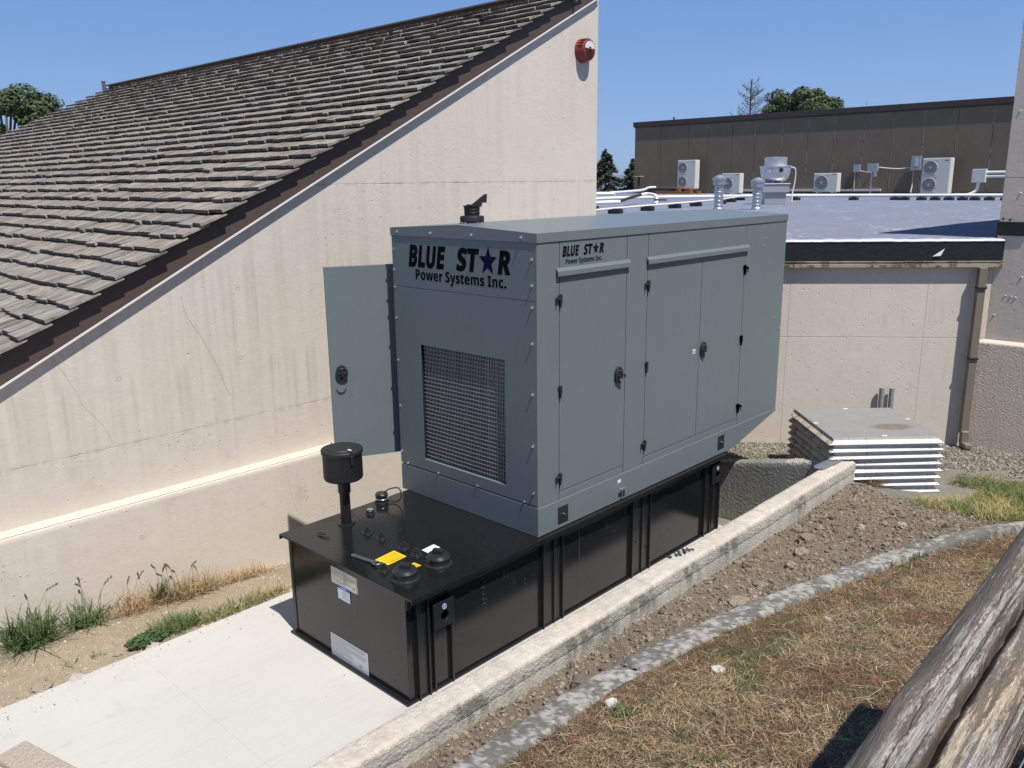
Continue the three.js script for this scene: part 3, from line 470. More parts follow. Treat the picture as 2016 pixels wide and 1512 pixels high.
  const rad = part('radiator', span(gx0 - .1, gx1 + .1, gy0 - .06, gy1 + .15, -.16, -.12, 0), mat([.012, .012, .013], .7), t);
  { const fins = []; for (let i = 0; i < 46; i++) fins.push(bx(.005, gy1 - gy0 + .1, .02, lerp(gx0, gx1, (i + .5) / 46), (gy0 + gy1) / 2, -.11)); part('fins', fins, mat([.035, .035, .036], .55), rad); part('fins', [...Array(9)].map((_, i) => bx(.008, gy1 - gy0 + .08, .03, -.50 + i * .024, (gy0 + gy1) / 2, -.085)), mat([.20, .18, .15], .5), rad, 'fins coloured paler as if sunlit on the right of the radiator'); }  // right-hand fins take a paler colour that stands in for sunlight
  // screws round the front
  const scr = (x, y, zz = 0) => part('screw', [cyl(.0055, .0055, .012, 0, 0, 0, 8).rotateX(Math.PI / 2).translate(x, y, zz), cyl(.0085, .0085, .003, 0, 0, 0, 10).rotateX(Math.PI / 2).translate(x, y, zz)], M.screw, t);
  for (const x of [-1.225, -.895, -.52, -.11]) scr(x, 2.459, .004);
  for (const y of [2.345, 2.205, 2.09, 1.88, 1.585, 1.26, .93]) scr(-1.281, y);
  for (const y of [2.338, 2.188, 2.062, 1.850, 1.545, 1.225, .925]) scr(-.033, y);
  for (const x of [-1.22, -.90, -.525, -.11]) scr(x, .852);
  logo(head, .945, .132, .064, .084, .068, (q, o = 0) => q.translate(-1.130, 2.240, .0005 + o));
  logo(t, .405, .058, .030, .046, .030, (q, o = 0) => q.rotateY(Math.PI / 2).translate(.0005 + o, 2.338, -.225));
  // opened door on the far side, swung towards the camera
  { const a = THREE.MathUtils.degToRad(155), o = new THREE.Object3D(); const d = part('open_door', [span(0, .612, .889, 2.232, 0, .024, .003)], paint, t, 'narrow side door swung open beyond the front corner');
    d.position.set(-1.312, 0, -.19); d.rotation.y = Math.atan2(-(.545), -(.257)) ; // local +x runs from the hinge to the free edge
    const w = part('latch', latchG().map((q) => q.rotateY(Math.PI / 2).translate(.535, 1.505, 0)), M.rubber, d); part('lock', new THREE.TorusGeometry(.03, .004, 6, 20, Math.PI).rotateZ(Math.PI).translate(.535, 1.46, -.035), M.rubber, w); }
  // air intake stub with a hinged rain flap on the ridge
  { const cx = -.862, cz = -.33, cy = 2.498; const e = part('exhaust_outlet', [lathe([[.085, 0], [.085, .006], [.07, .008]], cx, cy, cz), lathe([[.055, .014], [.072, .014], [.079, .02], [.080, .045], [.076, .055], [.05, .058], [.05, .085], [.050, .09], [.053, .115], [.058, .118], [.058, .122], [.048, .122], [.047, .06]], cx, cy, cz)], M.rubber, t, 'black rubber exhaust boot on the roof');
    part('rain_flap', [new THREE.ExtrudeGeometry(new THREE.Shape([[-.012, -.004], [.075, .062], [.090, .064], [.086, .014], [.060, .016], [.052, -.012], [.03, -.006]].map((q) => new THREE.Vector2(...q))), { depth: .062, bevelEnabled: true, bevelSize: .003, bevelThickness: .004, bevelSegments: 2 }).translate(.008, 0, -.031), rb(.03, .012, .03, -.02, -.004, 0, .003)].map((q) => q.rotateY(.76).translate(cx, cy + .128, cz)), M.rubber, e);
    part('strap', [new THREE.TorusGeometry(.051, .0035, 6, 28).rotateX(Math.PI / 2).translate(cx, cy + .075, cz), new THREE.TorusGeometry(.051, .003, 6, 28).rotateX(Math.PI / 2).translate(cx, cy + .095, cz)], M.black, e);
    for (let i = 0; i < 6; i++) { const q = i * 1.047 + .3; part('bolt', cyl(.006, .006, .012, cx + .078 * Math.cos(q), cy + .004, cz + .078 * Math.sin(q), 8), M.screw, e); } }
}

/* ------------------------------------------------------------------ black sub-base fuel tank */
function printed(w, h, bg, draw) { const c = document.createElement('canvas'); c.width = w; c.height = h; const q = c.getContext('2d'); q.fillStyle = bg; q.fillRect(0, 0, w, h); draw(q, w, h); const t = new THREE.CanvasTexture(c); t.colorSpace = THREE.SRGBColorSpace; t.magFilter = THREE.LinearFilter; t.needsUpdate = true; return mat(null, .5, { map: t }); }
function lines(q, x, y, w, n, dy, th, col) { q.fillStyle = col; for (let i = 0; i < n; i++) { let u = x; const end = x + w * (i % 5 === 4 ? rr(.4, .7) : rr(.85, 1)); while (u < end) { const l = rr(3, 14); q.fillRect(u, y + i * dy, Math.min(l, end - u), th); u += l + 3; } } }
function ul(q, x, y, s) { q.strokeStyle = '#333'; q.fillStyle = '#333'; q.lineWidth = s * .09; q.beginPath(); q.arc(x, y, s * .36, Math.PI, 0); q.lineTo(x + s * .36, y + s * .3); q.moveTo(x - s * .36, y); q.lineTo(x - s * .36, y + s * .3); q.stroke(); q.fillRect(x - s * .5, y + s * .34, s, s * .12); q.fillRect(x - s * .16, y - s * .12, s * .1, s * .34); q.fillRect(x + s * .04, y - s * .12, s * .1, s * .34); }
{
  const t = thing('fuel_tank', 'long glossy black steel fuel tank under the grey generator enclosure', 'fuel tank');
  const x0 = -1.147, x1 = -.012, zf = 1.027, zr = -2.2, yt = .6456;
  part('tank_body', span(x0, x1 - .014, .012, yt - .016, zf, zr, .004), blackGloss, t);
  part('base_plate', span(x0 - .022, x1 + .004, .0, .014, zf + .028, zr - .02, .003), blackSatin, t);
  const top = part('top_plate', [span(x0 - .098, .040, yt - .013, yt, zf + .010, zr - .02, .003), span(.035, .040, yt - .030, yt - .012, zf + .010, zr, .001), span(x0 - .098, x0 - .093, yt - .034, yt - .012, zf + .010, zr, .001)], blackGloss, t);
  // right side: top rail, channel stiffeners, lifting corners
  part('side_rail', span(x1 - .020, x1 - .006, yt - .085, yt - .013, zf - .004, zr, .002), blackSatin, t);
  const chan = (za, zb) => [span(x1 - .026, x1 + .012, .0, yt - .013, za, za - .010, .001), span(x1 - .026, x1 + .012, .0, yt - .013, zb, zb + .010, .001), span(x1 - .020, x1 - .004, .0, yt - .013, za - .012, zb + .012, 0)];
  const stiff = (za, zb) => part('stiffener', chan(za, zb), blackSatin, t);
  const holes = (z, ys) => ys.forEach((y) => part('rivet_hole', cyl(.008, .008, .003, 0, 0, 0, 10).rotateZ(-Math.PI / 2).translate(x1 - .003, y, z), gapM, t));
  stiff(-.05, -.245); stiff(-1.0, -1.225); stiff(-1.97, -2.19); stiff(zf - .055, zf - .14);
  holes(-1.06, [.46, .36, .26]); holes(-1.18, [.43, .33, .18]); holes(-2.02, [.4, .3]);
  for (const z of [-.155, -1.12, -2.09]) part('stiffener_web', span(x1 - .026, x1 + .008, .0, yt - .013, z, z - .008, .001), blackSatin, t);
  part('seam', span(x1 - .016, x1 - .0125, .014, yt - .085, -.43, -.436, 0), mat([.05, .05, .05], .3), t);
  const lug = (z, y, lbl) => { const s = new THREE.Shape([[-.075, -.085], [.075, -.085], [.075, .068], [-.075, .068]].map((q) => new THREE.Vector2(...q))); const h = new THREE.Path(); h.absarc(.005, -.018, .032, 0, Math.PI * 2, true); s.holes.push(h);
    const l = part('lifting_lug', [new THREE.ExtrudeGeometry(s, { depth: .012, bevelEnabled: true, bevelSize: .002, bevelThickness: .002, bevelSegments: 1, curveSegments: 20 }).rotateY(Math.PI / 2).translate(x1 + .006, y, z), span(x1 - .026, x1 + .008, .0, y - .05, z + .072, z + .060, .001), span(x1 - .026, x1 + .008, .0, y + .07, z - .06, z - .072, .001)], blackSatin, t, lbl);
    part('round_sticker', cyl(.017, .017, .001, 0, 0, 0, 20).rotateZ(-Math.PI / 2).translate(x1 + .0205, y + .038, z), mat([.03, .14, .42], .5), l); part('sticker_ring', [new THREE.TorusGeometry(.0145, .0012, 4, 24).rotateY(Math.PI / 2).translate(x1 + .0218, y + .038, z), bx(.0006, .015, .004, x1 + .0218, y + .038, z)], M.white, l); return l; };
  lug(.785, .465, 'lifting lug with a round eye and blue sticker at the near corner'); lug(-2.135, .50, 'lifting lug at the far corner');
  for (const z of [.45, .1]) part('scuff', [...Array(14)].map(() => bx(.0008, rr(.004, .016), rr(.003, .010), x1 - .0134, z > .3 ? rr(.32, .5) : rr(.3, .4), z + rr(-.02, .02))), mat([.05, .049, .047], .9), t);
  // front edge posts
  part('corner_post', [span(x0 - .001, x0 + .028, .014, yt - .014, zf + .0, zf + .005, .001), span(x0 - .03, x0, .014, yt - .014, zf - .03, zf - .036, .001)], blackSatin, t);
  // labels on the front
  seed = 51;
  const lab = (x, y, w, h, m, n, z = zf) => part(n, bx(w, h, .0012, x + w / 2, y - h / 2, z + .0006), m, t);
  const face = (g) => g; // printed faces keep 0..1 uv
  const sheet = (x, y, w, h, m, n, z, label) => part(n, raw(clean(new THREE.PlaneGeometry(w, h).translate(x + w / 2, y - h / 2, z))), m, t, label);
  lab(-.695, .605, .245, .098, mat([.55, .47, .27], .6), 'label_plate'); 
  sheet(-.703, .603, .243, .100, printed(512, 212, '#d9d3bd', (q, w, h) => { lines(q, 14, 14, 330, 14, 13, 5, '#55524a'); lines(q, 250, 40, 180, 7, 18, 7, '#4a4740'); ul(q, 455, 158, 46); lines(q, 420, 60, 70, 2, 12, 6, '#444'); }), 'label_plate', zf + .0022, 'cream printed rating label');
  sheet(-.645, .505, .118, .086, printed(256, 190, '#dfe3e6', (q, w, h) => { q.fillStyle = '#2a5fae'; q.fillRect(0, 0, w, 44); lines(q, 70, 14, 130, 1, 10, 14, '#dfe3e6'); q.beginPath(); q.arc(46, 108, 30, 0, 7); q.fill(); q.fillStyle = '#e8ecf0'; q.fillRect(42, 88, 9, 28); q.fillRect(42, 122, 9, 8); lines(q, 88, 62, 150, 8, 14, 6, '#6f7f95'); }), 'notice_label', zf + .003, 'small blue and white notice label');
  sheet(-.752, .158, .366, .148, printed(768, 310, '#cfd1d2', (q) => { lines(q, 20, 16, 730, 10, 15, 6, '#5b5d60'); lines(q, 20, 172, 460, 8, 15, 6, '#63656a'); ul(q, 610, 235, 62); lines(q, 540, 280, 140, 1, 8, 6, '#555'); }), 'instruction_label', zf + .0022, 'large white instruction label near the bottom');
  // flat labels on the top
  const flat = (pts, m, n, label) => { const gq = new THREE.BufferGeometry(); const [a, b, c, d] = pts.map(([x, z]) => [x, yt + .0016, z]); gq.setAttribute('position', new THREE.Float32BufferAttribute([...a, ...b, ...c, ...a, ...c, ...d].reverse().reduce((r, _, i, s) => { if (i % 3 === 0) r.push(s[i + 2], s[i + 1], s[i]); return r; }, []), 3)); gq.setAttribute('uv', new THREE.Float32BufferAttribute([0, 1, 1, 1, 0, 0, 1, 1, 1, 0, 0, 0].length === 12 ? [0, 1, 1, 0, 0, 0, 1, 1, 1, 0, 0, 1].map((v) => v) : [], 2)); gq.setAttribute('uv', new THREE.Float32BufferAttribute([1, 0, 1, 1, 0, 0, 1, 1, 0, 1, 0, 0], 2)); gq.computeVertexNormals(); return part(n, raw(gq), m, t, label); };
  const yel = (k) => printed(256, 192, '#eec01e', (q, w, h) => { lines(q, 30, 20, 190, 1, 10, 14, '#5a4400'); lines(q, 24, 52, 210, k, 18, 7, '#8a6c10'); });
  flat([[-.513, .71], [-.395, .711], [-.383, .856], [-.496, .863]], yel(7), 'warning_label', 'large yellow warning label on the tank top'); flat([[-.299, .734], [-.239, .731], [-.243, .792], [-.291, .806]], yel(6), 'warning_label', 'small yellow warning label on the tank top'); flat([[-.404, .493], [-.341, .496], [-.333, .598], [-.395, .595]], mat([.72, .72, .71], .5), 'blank_label', 'plain white label on the tank top');
  // fittings
  const bigCap = (x, z, lbl, rot) => { const c = part('fill_cap', [lathe([[.082, .001], [.080, .012], [.068, .017], [.067, .040], [.070, .043], [.070, .052], [.060, .066], [.052, .068], [0, .070]], x, yt, z, 32)], capM, t, lbl); part('cap_handle', rb(.062, .030, .034, 0, .014, 0, .005, 2).rotateY(rot).translate(x, yt + .067, z), capM, c); };
  bigCap(-.176, .900, 'near large screw cap on the tank top', .45); bigCap(-.178, .655, 'far large screw cap on the tank top', .45);
  const plug = (x, z) => { const c = part('plug', lathe([[.036, .001], [.034, .006], [.025, .008], [.025, .016], [.020, .017], [.020, .028], [0, .029]], x, yt, z, 18), capM, t); part('plug_head', rb(.018, .014, .018, x, yt + .035, z, .003, 2), capM, c); };
  for (const [x, z] of [[-.842, .655], [-.708, .648], [-.50, .645], [-.372, .655], [-.352, .910]]) plug(x, z);
  { const c = part('vent_cap', lathe([[.034, .001], [.032, .006], [.026, .007], [.026, .022], [.024, .024], [0, .026]], -1.088, yt, .447, 20), capM, t); part('cap_face', cyl(.021, .021, .004, -1.088, yt + .025, .447, 18), M.screw, c); }
  { const c = part('gauge', lathe([[.05, .001], [.048, .01], [.04, .012], [.042, .02], [.042, .028], [.034, .032], [.034, .04], [.043, .044], [.044, .058], [.038, .066], [0, .068]], -1.195, yt, .268, 24), capM, t, 'black sensor fitting with a looped cable'); part('cable', tube([[-1.20, yt + .055, .26], [-1.15, yt + .095, .23], [-1.09, yt + .105, .20], [-1.065, yt + .06, .20], [-1.09, yt + .015, .215], [-1.14, yt + .012, .235], [-1.16, yt + .03, .25]], .0045, 40, 7), M.rubber, c); part('clamp', new THREE.TorusGeometry(.044, .004, 6, 24).rotateX(Math.PI / 2).translate(-1.195, yt + .028, .268), M.screw, c); }
  { // breather filter on its riser
    const x = -1.07, z = .652; const f = part('breather_filter', [lathe([[.0, .300], [.055, .300], [.118, .308], [.124, .318], [.124, .478], [.126, .482]], x, yt, z, 40)], M.rubber, t, 'black drum-shaped breather filter on a riser pipe');
    part('filter_lid', lathe([[.126, .480], [.131, .481], [.132, .500], [.128, .506], [.10, .509], [.095, .515], [0, .516]], x, yt, z, 40), M.rubber, f);
    part('riser_pipe', lathe([[.033, .0], [.033, .21], [.040, .213], [.041, .303], [.03, .304]], x, yt, z, 24), mat([.014, .014, .016], .4), f);
    part('pipe_flange', [lathe([[.06, .001], [.055, .010], [.036, .012], [.036, .022], [.031, .023]], x, yt, z, 24)], blackGloss, f); part('tape_ring', lathe([[.0325, .014], [.0345, .016], [.0345, .021], [.0325, .023]], x, yt, z, 24), mat([.5, .44, .27], .7), f);
    const clip = (a) => [rb(.008, .06, .016, .134, .455, 0, .003), rb(.026, .006, .012, .124, .509, 0, .002), rod(V(.138, .485, -.014), V(.138, .485, .014), .003, 6)].map((q) => q.rotateY(a).translate(x, yt, z)); part('clip', clip(-.15), M.rubber, f); part('clip', clip(Math.PI - .1), mat([.35, .33, .28], .5, { metalness: .5 }), f); part('clip_label', rb(.034, .002, .012, .098, .5165, 0, .0005).rotateY(-.1).translate(x, yt, z), M.white, f); }
}
{ // loose things on the tank
  const w = thing('wrench', 'dark steel wrench lying beside the yellow label on the tank top', 'wrench', [-.614, .652, .921], .15);
  part('handle', new THREE.ExtrudeGeometry(new THREE.Shape([[0, .010], [.05, .009], [.16, .010], [.165, -.010], [.05, -.009], [0, -.010]].map((q) => new THREE.Vector2(...q))), { depth: .006, bevelEnabled: true, bevelSize: .003, bevelThickness: .002, bevelSegments: 2 }).rotateX(-Math.PI / 2), mat([.20, .21, .22], .35, { metalness: .7 }), w);
  part('ring', new THREE.TorusGeometry(.011, .004, 8, 20).rotateX(Math.PI / 2).translate(-.008, .004, 0), mat([.25, .26, .27], .35, { metalness: .7 }), w); part('jaw', new THREE.TorusGeometry(.024, .009, 8, 22, 4.4).rotateX(Math.PI / 2).rotateY(.6).scale(1, .8, 1).translate(.182, .007, 0), mat([.16, .17, .18], .35, { metalness: .7 }), w);
  tag(part('cable_tie', tube([[-1.055, .653, .885], [-1.03, .66, .865], [-1.0, .655, .855], [-1.035, .652, .88], [-.99, .652, .885], [-.95, .652, .866]], .003, 30, 6), M.rubber, scene), 'small bent black cable tie lying near the left edge of the tank top', 'cable tie');
}

/* ------------------------------------------------------------------ flat-roofed wing behind */
const LD = V(.79063, 0, -.61229), LN = V(.61229, 0, .79063), LA = V(-.585, 0, -3.53), TA = 2.165; // low wall direction, outward normal, origin, corner
const lw = (t, y, off = 0) => V(LA.x + LD.x * t + LN.x * off, y, LA.z + LD.z * t + LN.z * off);
const CX = LA.x + LD.x * TA, CZ = LA.z + LD.z * TA; // corner where the taller block starts
const LYAW = Math.atan2(.61229, .79063);
const toWall = (o) => { o.position.set(LA.x, 0, LA.z); o.rotation.y = LYAW; return o; }; // local x along the wall, +z outwards
const behind = (x, z) => -((x - LA.x) * LN.x + (z - LA.z) * LN.z);
const deckY = (x, z) => 2.12 + .112 * (1 - sm(0, 10, behind(x, z)));
{
  const t = toWall(thing('flat_roofed_wing', 'low cream concrete wing with a flat grey roof behind the generator', 'building'));
  // cast lifts and vertical formwork seams, each panel slightly apart
  for (const [a, b] of [[-2.15, -.62], [-.617, .405], [.408, 1.62], [1.623, TA]]) { part('wall', span(a, b, -.3, 1.331, -.3, 0, .002), M.wall, t); part('wall', span(a, b, 1.336, 2.1, -.3, 0, .002), M.wall, t); }
  part('wall_core', span(-2.15, TA, -.3, 2.1, -.29, -.0025, 0), M.wall, t);
  const tar = mat([.012, .0125, .016], .5, { bumpMap: per(roughBump, 1.5), bumpScale: .003 });
  part('fascia', span(-2.2, TA + .10, 2.0345, 2.206, 0, .040, .004), tar, t);
  const edge = grid(200, 5, (i, j) => { const u = lerp(-2.2, TA + .13, i / 200), w = .010 * (smp(F3, u / 1.3, .2) - .5) + .006 * (smp(F4, u / 1.2, .6) - .5); return [u, [2.204, 2.205, 2.210, 2.218, 2.228, 2.233][j] + w * .6, [.042, .046, .047, .044, .03, -.02][j] + w * .5]; });
  const memb = mat([.40, .42, .47], .36, { bumpMap: per(roughBump, 1.1), bumpScale: .004 });
  part('roof_edge', edge, mat([.55, .56, .60], .3), t);
  part('tape_scrap', new THREE.ExtrudeGeometry(new THREE.Shape([[-.05, -.035], [.055, .035], [.02, -.03]].map((q) => new THREE.Vector2(...q))), { depth: .003, bevelEnabled: false }).rotateX(-.25).translate(1.66, 2.11, .046), mat([.6, .6, .62], .5), t);
  const gutM = mat([.34, .30, .235], .75, { map: per(colorTex(512, 256, (u, v) => { const a = smp(F3, u * 1, v * .3), b = smp(F4, u, v); const s = sm(.42, .62, a * .7 + b * .3); return [lerp(.35, 1.25, s), lerp(.32, 1.2, s), lerp(.28, 1.1, s)]; }), [1.1, .6]) });
  part('gutter', [span(-2.15, TA + .055, 1.978, 2.012, .0, .060, .003), span(-2.15, TA + .06, 2.024, 2.034, .0, .052, .002), span(-2.15, TA + .05, 2.01, 2.026, .0, .030, .001)], gutM, t);
  for (const u of [.1, .62, 1.13, 1.66]) part('hanger', rb(.012, .014, .012, u, 1.976, .05, .002), gutM, t);
  const ds = part('downspout', [span(2.005, 2.075, .45, 1.98, .045, .105, .006), rb(.07, .12, .06, 2.04, .42, .10, .012).rotateZ(0), rb(.07, .05, .14, 2.045, .355, .14, .012)], mat([.19, .16, .125], .55, { bumpMap: per(grainBump, .3), bumpScale: .001 }), t);
  for (const y of [1.8, 1.16]) part('strap', [rb(.078, .018, .066, 2.04, y, .085, .002), rb(.05, .016, .01, 2.095, y, .012, .002)], M.rubber, ds);
  { // flat roof membrane
    const cols = []; for (let x = -24.2; x < -2.8; x += .9) cols.push(x); for (let x = -2.7; x < 1.12; x += .1) cols.push(x); cols.push(1.125); const R = 60;
    const zf = (x) => x < -2.72 ? -4.15 : LA.z - (x - LA.x) * (.61229 / .79063) + .02;
    const g = grid(cols.length - 1, R, (i, j) => { const x = cols[i], z = lerp(zf(x), -33.2, (j / R) ** 1.8); return [x, deckY(x, z) + .012 * (smp(F2, x / 4.1, z / 4.1) - .5), z]; });
    const p = g.attributes.position, uv = g.attributes.uv; for (let i = 0; i < p.count; i++) uv.setXY(i, p.getX(i), p.getZ(i));
    { const ix = g.index.array; for (let i = 0; i < ix.length; i += 3) { const q = ix[i]; ix[i] = ix[i + 1]; ix[i + 1] = q; } g.computeVertexNormals(); }
    const mt = colorTex(1024, 1024, (u, v) => { const a = smp(F2, u, v), b = smp(F4, u * 2, v * .6), c = smp(F3, u * 2, v * .7); const w = sm(.66, .74, smp(F5, u * .9, v * .35) * .5 + c * .5) * .8; const t0 = .86 + .25 * a + .16 * (b - .5); return [.205, .225, .285].map((q) => lerp(q * t0, .62, w * .6)); });
    const dm = new THREE.MeshPhysicalMaterial({ specularIntensity: .12, roughness: 1, map: per(mt, 3.5), roughnessMap: per(grayTex(512, 512, (u, v) => .72 + .18 * smp(F2, u, v)), 3), bumpMap: per(roughBump, 2.2), bumpScale: .002 });
    const o = part('roof_membrane', g, dm, scene);
    o.userData.kind = 'structure'; o.name = 'roof_deck'; o.userData.label = 'shiny grey-blue flat roof membrane';
  }
  // two short grey conduits standing against the wall
  const c = mat([.26, .28, .28], .5);
  tag(part('conduit_stub', [rod(lw(1.288, .3, .05), lw(1.288, .868, .05), .0235, 16)], c, scene), 'left one of two short grey conduits standing against the low wall', 'conduit', 'conduit stubs at the low wall');
  tag(part('conduit_stub', [rod(lw(1.378, .3, .05), lw(1.378, .866, .05), .0235, 16)], c, scene), 'right one of two short grey conduits standing against the low wall', 'conduit', 'conduit stubs at the low wall');
}
{ // taller block on the right, corner toward the camera
  const t = thing('corner_building', 'tall shaded concrete building corner at the right edge', 'building', [CX, 0, CZ]);
  const H1 = 4.35;
  part('wall', span(0, 7, 1.33, 2.745, -.35, 0, .003), M.shadeWall, t); part('wall', span(0, 7, 2.75, H1, -.35, 0, .003), M.shadeWall, t);
  part('side_wall', span(0, .35, 2.0, H1, -.352, -12, .003), M.shadeWall, t);
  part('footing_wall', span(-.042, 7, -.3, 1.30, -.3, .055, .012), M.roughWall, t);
  part('ledge', gm3(60, 2, (i, j) => [lerp(-.040, 7, i / 60), [1.330, 1.322, 1.2995][j], [-.005, .004, .05][j]]), mat([.60, .54, .46], .9), t);
  part('flashing', [span(-.012, .225, 2.255, 2.375, -.02, .012, .002), span(-.014, -.002, 2.2, 2.375, -.02, -9, .002)], mat([.02, .018, .017], .6), t);
  part('coping', span(-.03, 7, H1, H1 + .06, -12, .04, .004), M.brown, t);
  for (const [x, y] of [[.03, 2.40], [.085, 2.39], [.26, 2.33]]) part('anchor_bolt', cyl(.011, .009, .012, 0, 0, 0, 8).rotateX(Math.PI / 2).translate(x, y, .006), M.black, t);
  seed = 61; const m = M.shadeWall; for (const [x, y] of [[.12, 1.73], [.165, 1.725], [.2, 1.72], [.05, 1.55], [.06, 3.3], [.2, 2.95], [.14, 2.62], [.23, 1.9]]) part('plaster_lump', rock(rr(.006, .011), 1, .7, .5).translate(x, y, .002), m, t);
}

/* ------------------------------------------------------------------ far upper storey with rooftop plant */
{
  const t = thing('dark_upper_storey', 'long dark brown panelled storey across the far side of the flat roof', 'building');
  const x0 = -22.8, x1 = 4, seams = [x0, -21.24, -19.64, -18.6, -17.3, -16.14, -14.83, -13.64, -12.46, -11.2, -10.02, -8.83, -7.6, -6.35, -5.1, -3.9, -2.7, -1.4, 0, 2, x1];
  const ptex = colorTex(512, 512, (u, v) => { const a = smp(F2, u, v), b = smp(F4, u, v * .3); const t0 = .84 + .22 * a + .14 * (b - .5); return [.175 * t0, .137 * t0, .092 * t0]; });
  const pm = mat(null, .75, { map: per(ptex, 3) });
  const cm = mat([.27, .25, .215], .9);
  seams.slice(0, -1).forEach((s, i) => part('wall_panel', span(s + .008, seams[i + 1] - .008, 2.0, 5.42, -33.05, -33, .004), pm, t));
  seed = 31;
  // pale caulk that survives in the joints, broken and uneven
  seams.slice(1, -1).forEach((s, i) => { const gs = []; let y = 2.3; while (y < 5.3) { const l = rr(.2, .9); if (rnd() < (i < 4 ? .25 : i < 8 ? .6 : .8)) gs.push(bx(rr(.014, .026), l, .01, s + rr(-.004, .004), y + l / 2, -32.999)); y += l + rr(.02, .2); } if (gs.length) part('joint_caulk', gs, cm, t); });
  part('wall_core', [span(x0 + .01, x1, 1.5, 5.4, -33.4, -33.03, 0), span(x0, x0 + .2, 1.5, 5.4, -42, -33.06, 0)], mat([.05, .043, .035], .8), t);
  part('coping', [span(x0 - .08, x1, 5.40, 5.63, -42, -32.93, .01), span(x0 - .03, x1, 5.34, 5.40, -42, -32.965, .01)], M.brown, t);
  // lower skirting with pale insulated run
  part('skirting', span(x0, x1, 2.0, 2.16, -33, -32.96, .004), mat([.05, .045, .04], .8), t);
  part('base_trim', [span(-16.6, -10.3, 2.21, 2.30, -33, -32.9, .005), span(-22.2, -19.9, 2.24, 2.36, -33, -32.88, .02)], mat([.55, .54, .50], .6), t);
  part('roof_gooseneck', [cyl(.04, .04, .2, -20.9, 5.6, -33.6, 10)], M.black, t);
}
// outdoor units of heat pumps
const cream = mat([.62, .605, .55], .5), creamSide = mat([.66, .645, .585], .5), grilM = mat([.42, .415, .385], .55);
function acUnit(x, y, z, w, h, d, fans, label, ry = 0) {
  const t = thing('outdoor_unit', label, 'outdoor unit', [x, y, z], ry, 'cream heat pump outdoor units on the flat roof');
  part('casing', rb(w, h, d, 0, .06 + h / 2, 0, .02, 2), cream, t);
  part('side_panel', rb(.012, h * .94, d * .93, w / 2 + .002, .06 + h / 2, 0, .004), creamSide, t);
  const fw = fans > 1 ? w * .54 : w * .62, cy = fans > 1 ? [.26, .74] : [.5], R = Math.min(fw * .455, h * (fans > 1 ? .21 : .40)), fx = -w / 2 + fw * .54;
  for (const c of cy) {
    const Y = .06 + h * c, q = part('fan_guard', [new THREE.TorusGeometry(R, .018, 8, 32).translate(fx, Y, d / 2 + .004), ...[...Array(7)].map((_, i) => { const yy = lerp(-R, R, (i + 1) / 8); return bx(2 * Math.sqrt(R * R - yy * yy), .016, .02, fx, Y + yy, d / 2 + .012); })], grilM, t);
    part('fan', [new THREE.CylinderGeometry(R, R, .006, 32).rotateX(Math.PI / 2).translate(fx, Y, d / 2 + .001)], mat([.20, .20, .185], .7), q);
    part('hub', cyl(R * .2, R * .2, .02, 0, 0, 0, 16).rotateX(Math.PI / 2).translate(fx, Y, d / 2 + .008), grilM, q);
    part('front_frame', [rb(fw * 1.02, .014, .012, fx, Y + R + .03, d / 2 + .003, .002), rb(fw * 1.02, .014, .012, fx, Y - R - .03, d / 2 + .003, .002)], cream, t);
  }
  part('nameplate', bx(w * .14, .03, .002, w * .36, .06 + h * .93, d / 2 + .001), mat([.12, .12, .12], .6), t);
  part('foot', rb(.08, .06, d * 1.1, -w * .32, .03, 0, .005), M.galv, t); part('foot', rb(.08, .06, d * 1.1, w * .32, .03, 0, .005), M.galv, t);
  return t;
}
acUnit(-19.15, 2.28, -32.3, .98, 1.34, .38, 2, 'tall two-fan outdoor unit standing on orange timber blocks, left end of the dark wall');
acUnit(-15.95, 2.10, -30.8, .88, .86, .34, 1, 'single-fan outdoor unit partly behind the left metal vent pipe');
acUnit(-12.28, 2.13, -32.2, 1.02, .78, .36, 1, 'single-fan outdoor unit right of the aluminium roof fan');
acUnit(-7.92, 2.05, -32.2, 1.02, 1.36, .42, 2, 'tall two-fan outdoor unit near the right end of the dark wall');
{ const t = thing('timber_sleepers', 'orange-brown timber blocks under the left tall outdoor unit', 'timber', [-19.4, 2.12, -32.2]); const m = mat([.28, .085, .025], .8); part('bearer', rb(2.0, .10, .3, -.3, .05, .25, .01), m, t); part('bearer', rb(1.7, .10, .25, 0, .05, -.2, .01), m, t); part('block', rb(.2, .16, .5, -.1, .18, 0, .01), m, t); part('block', rb(.2, .16, .5, .5, .18, 0, .01), m, t); }
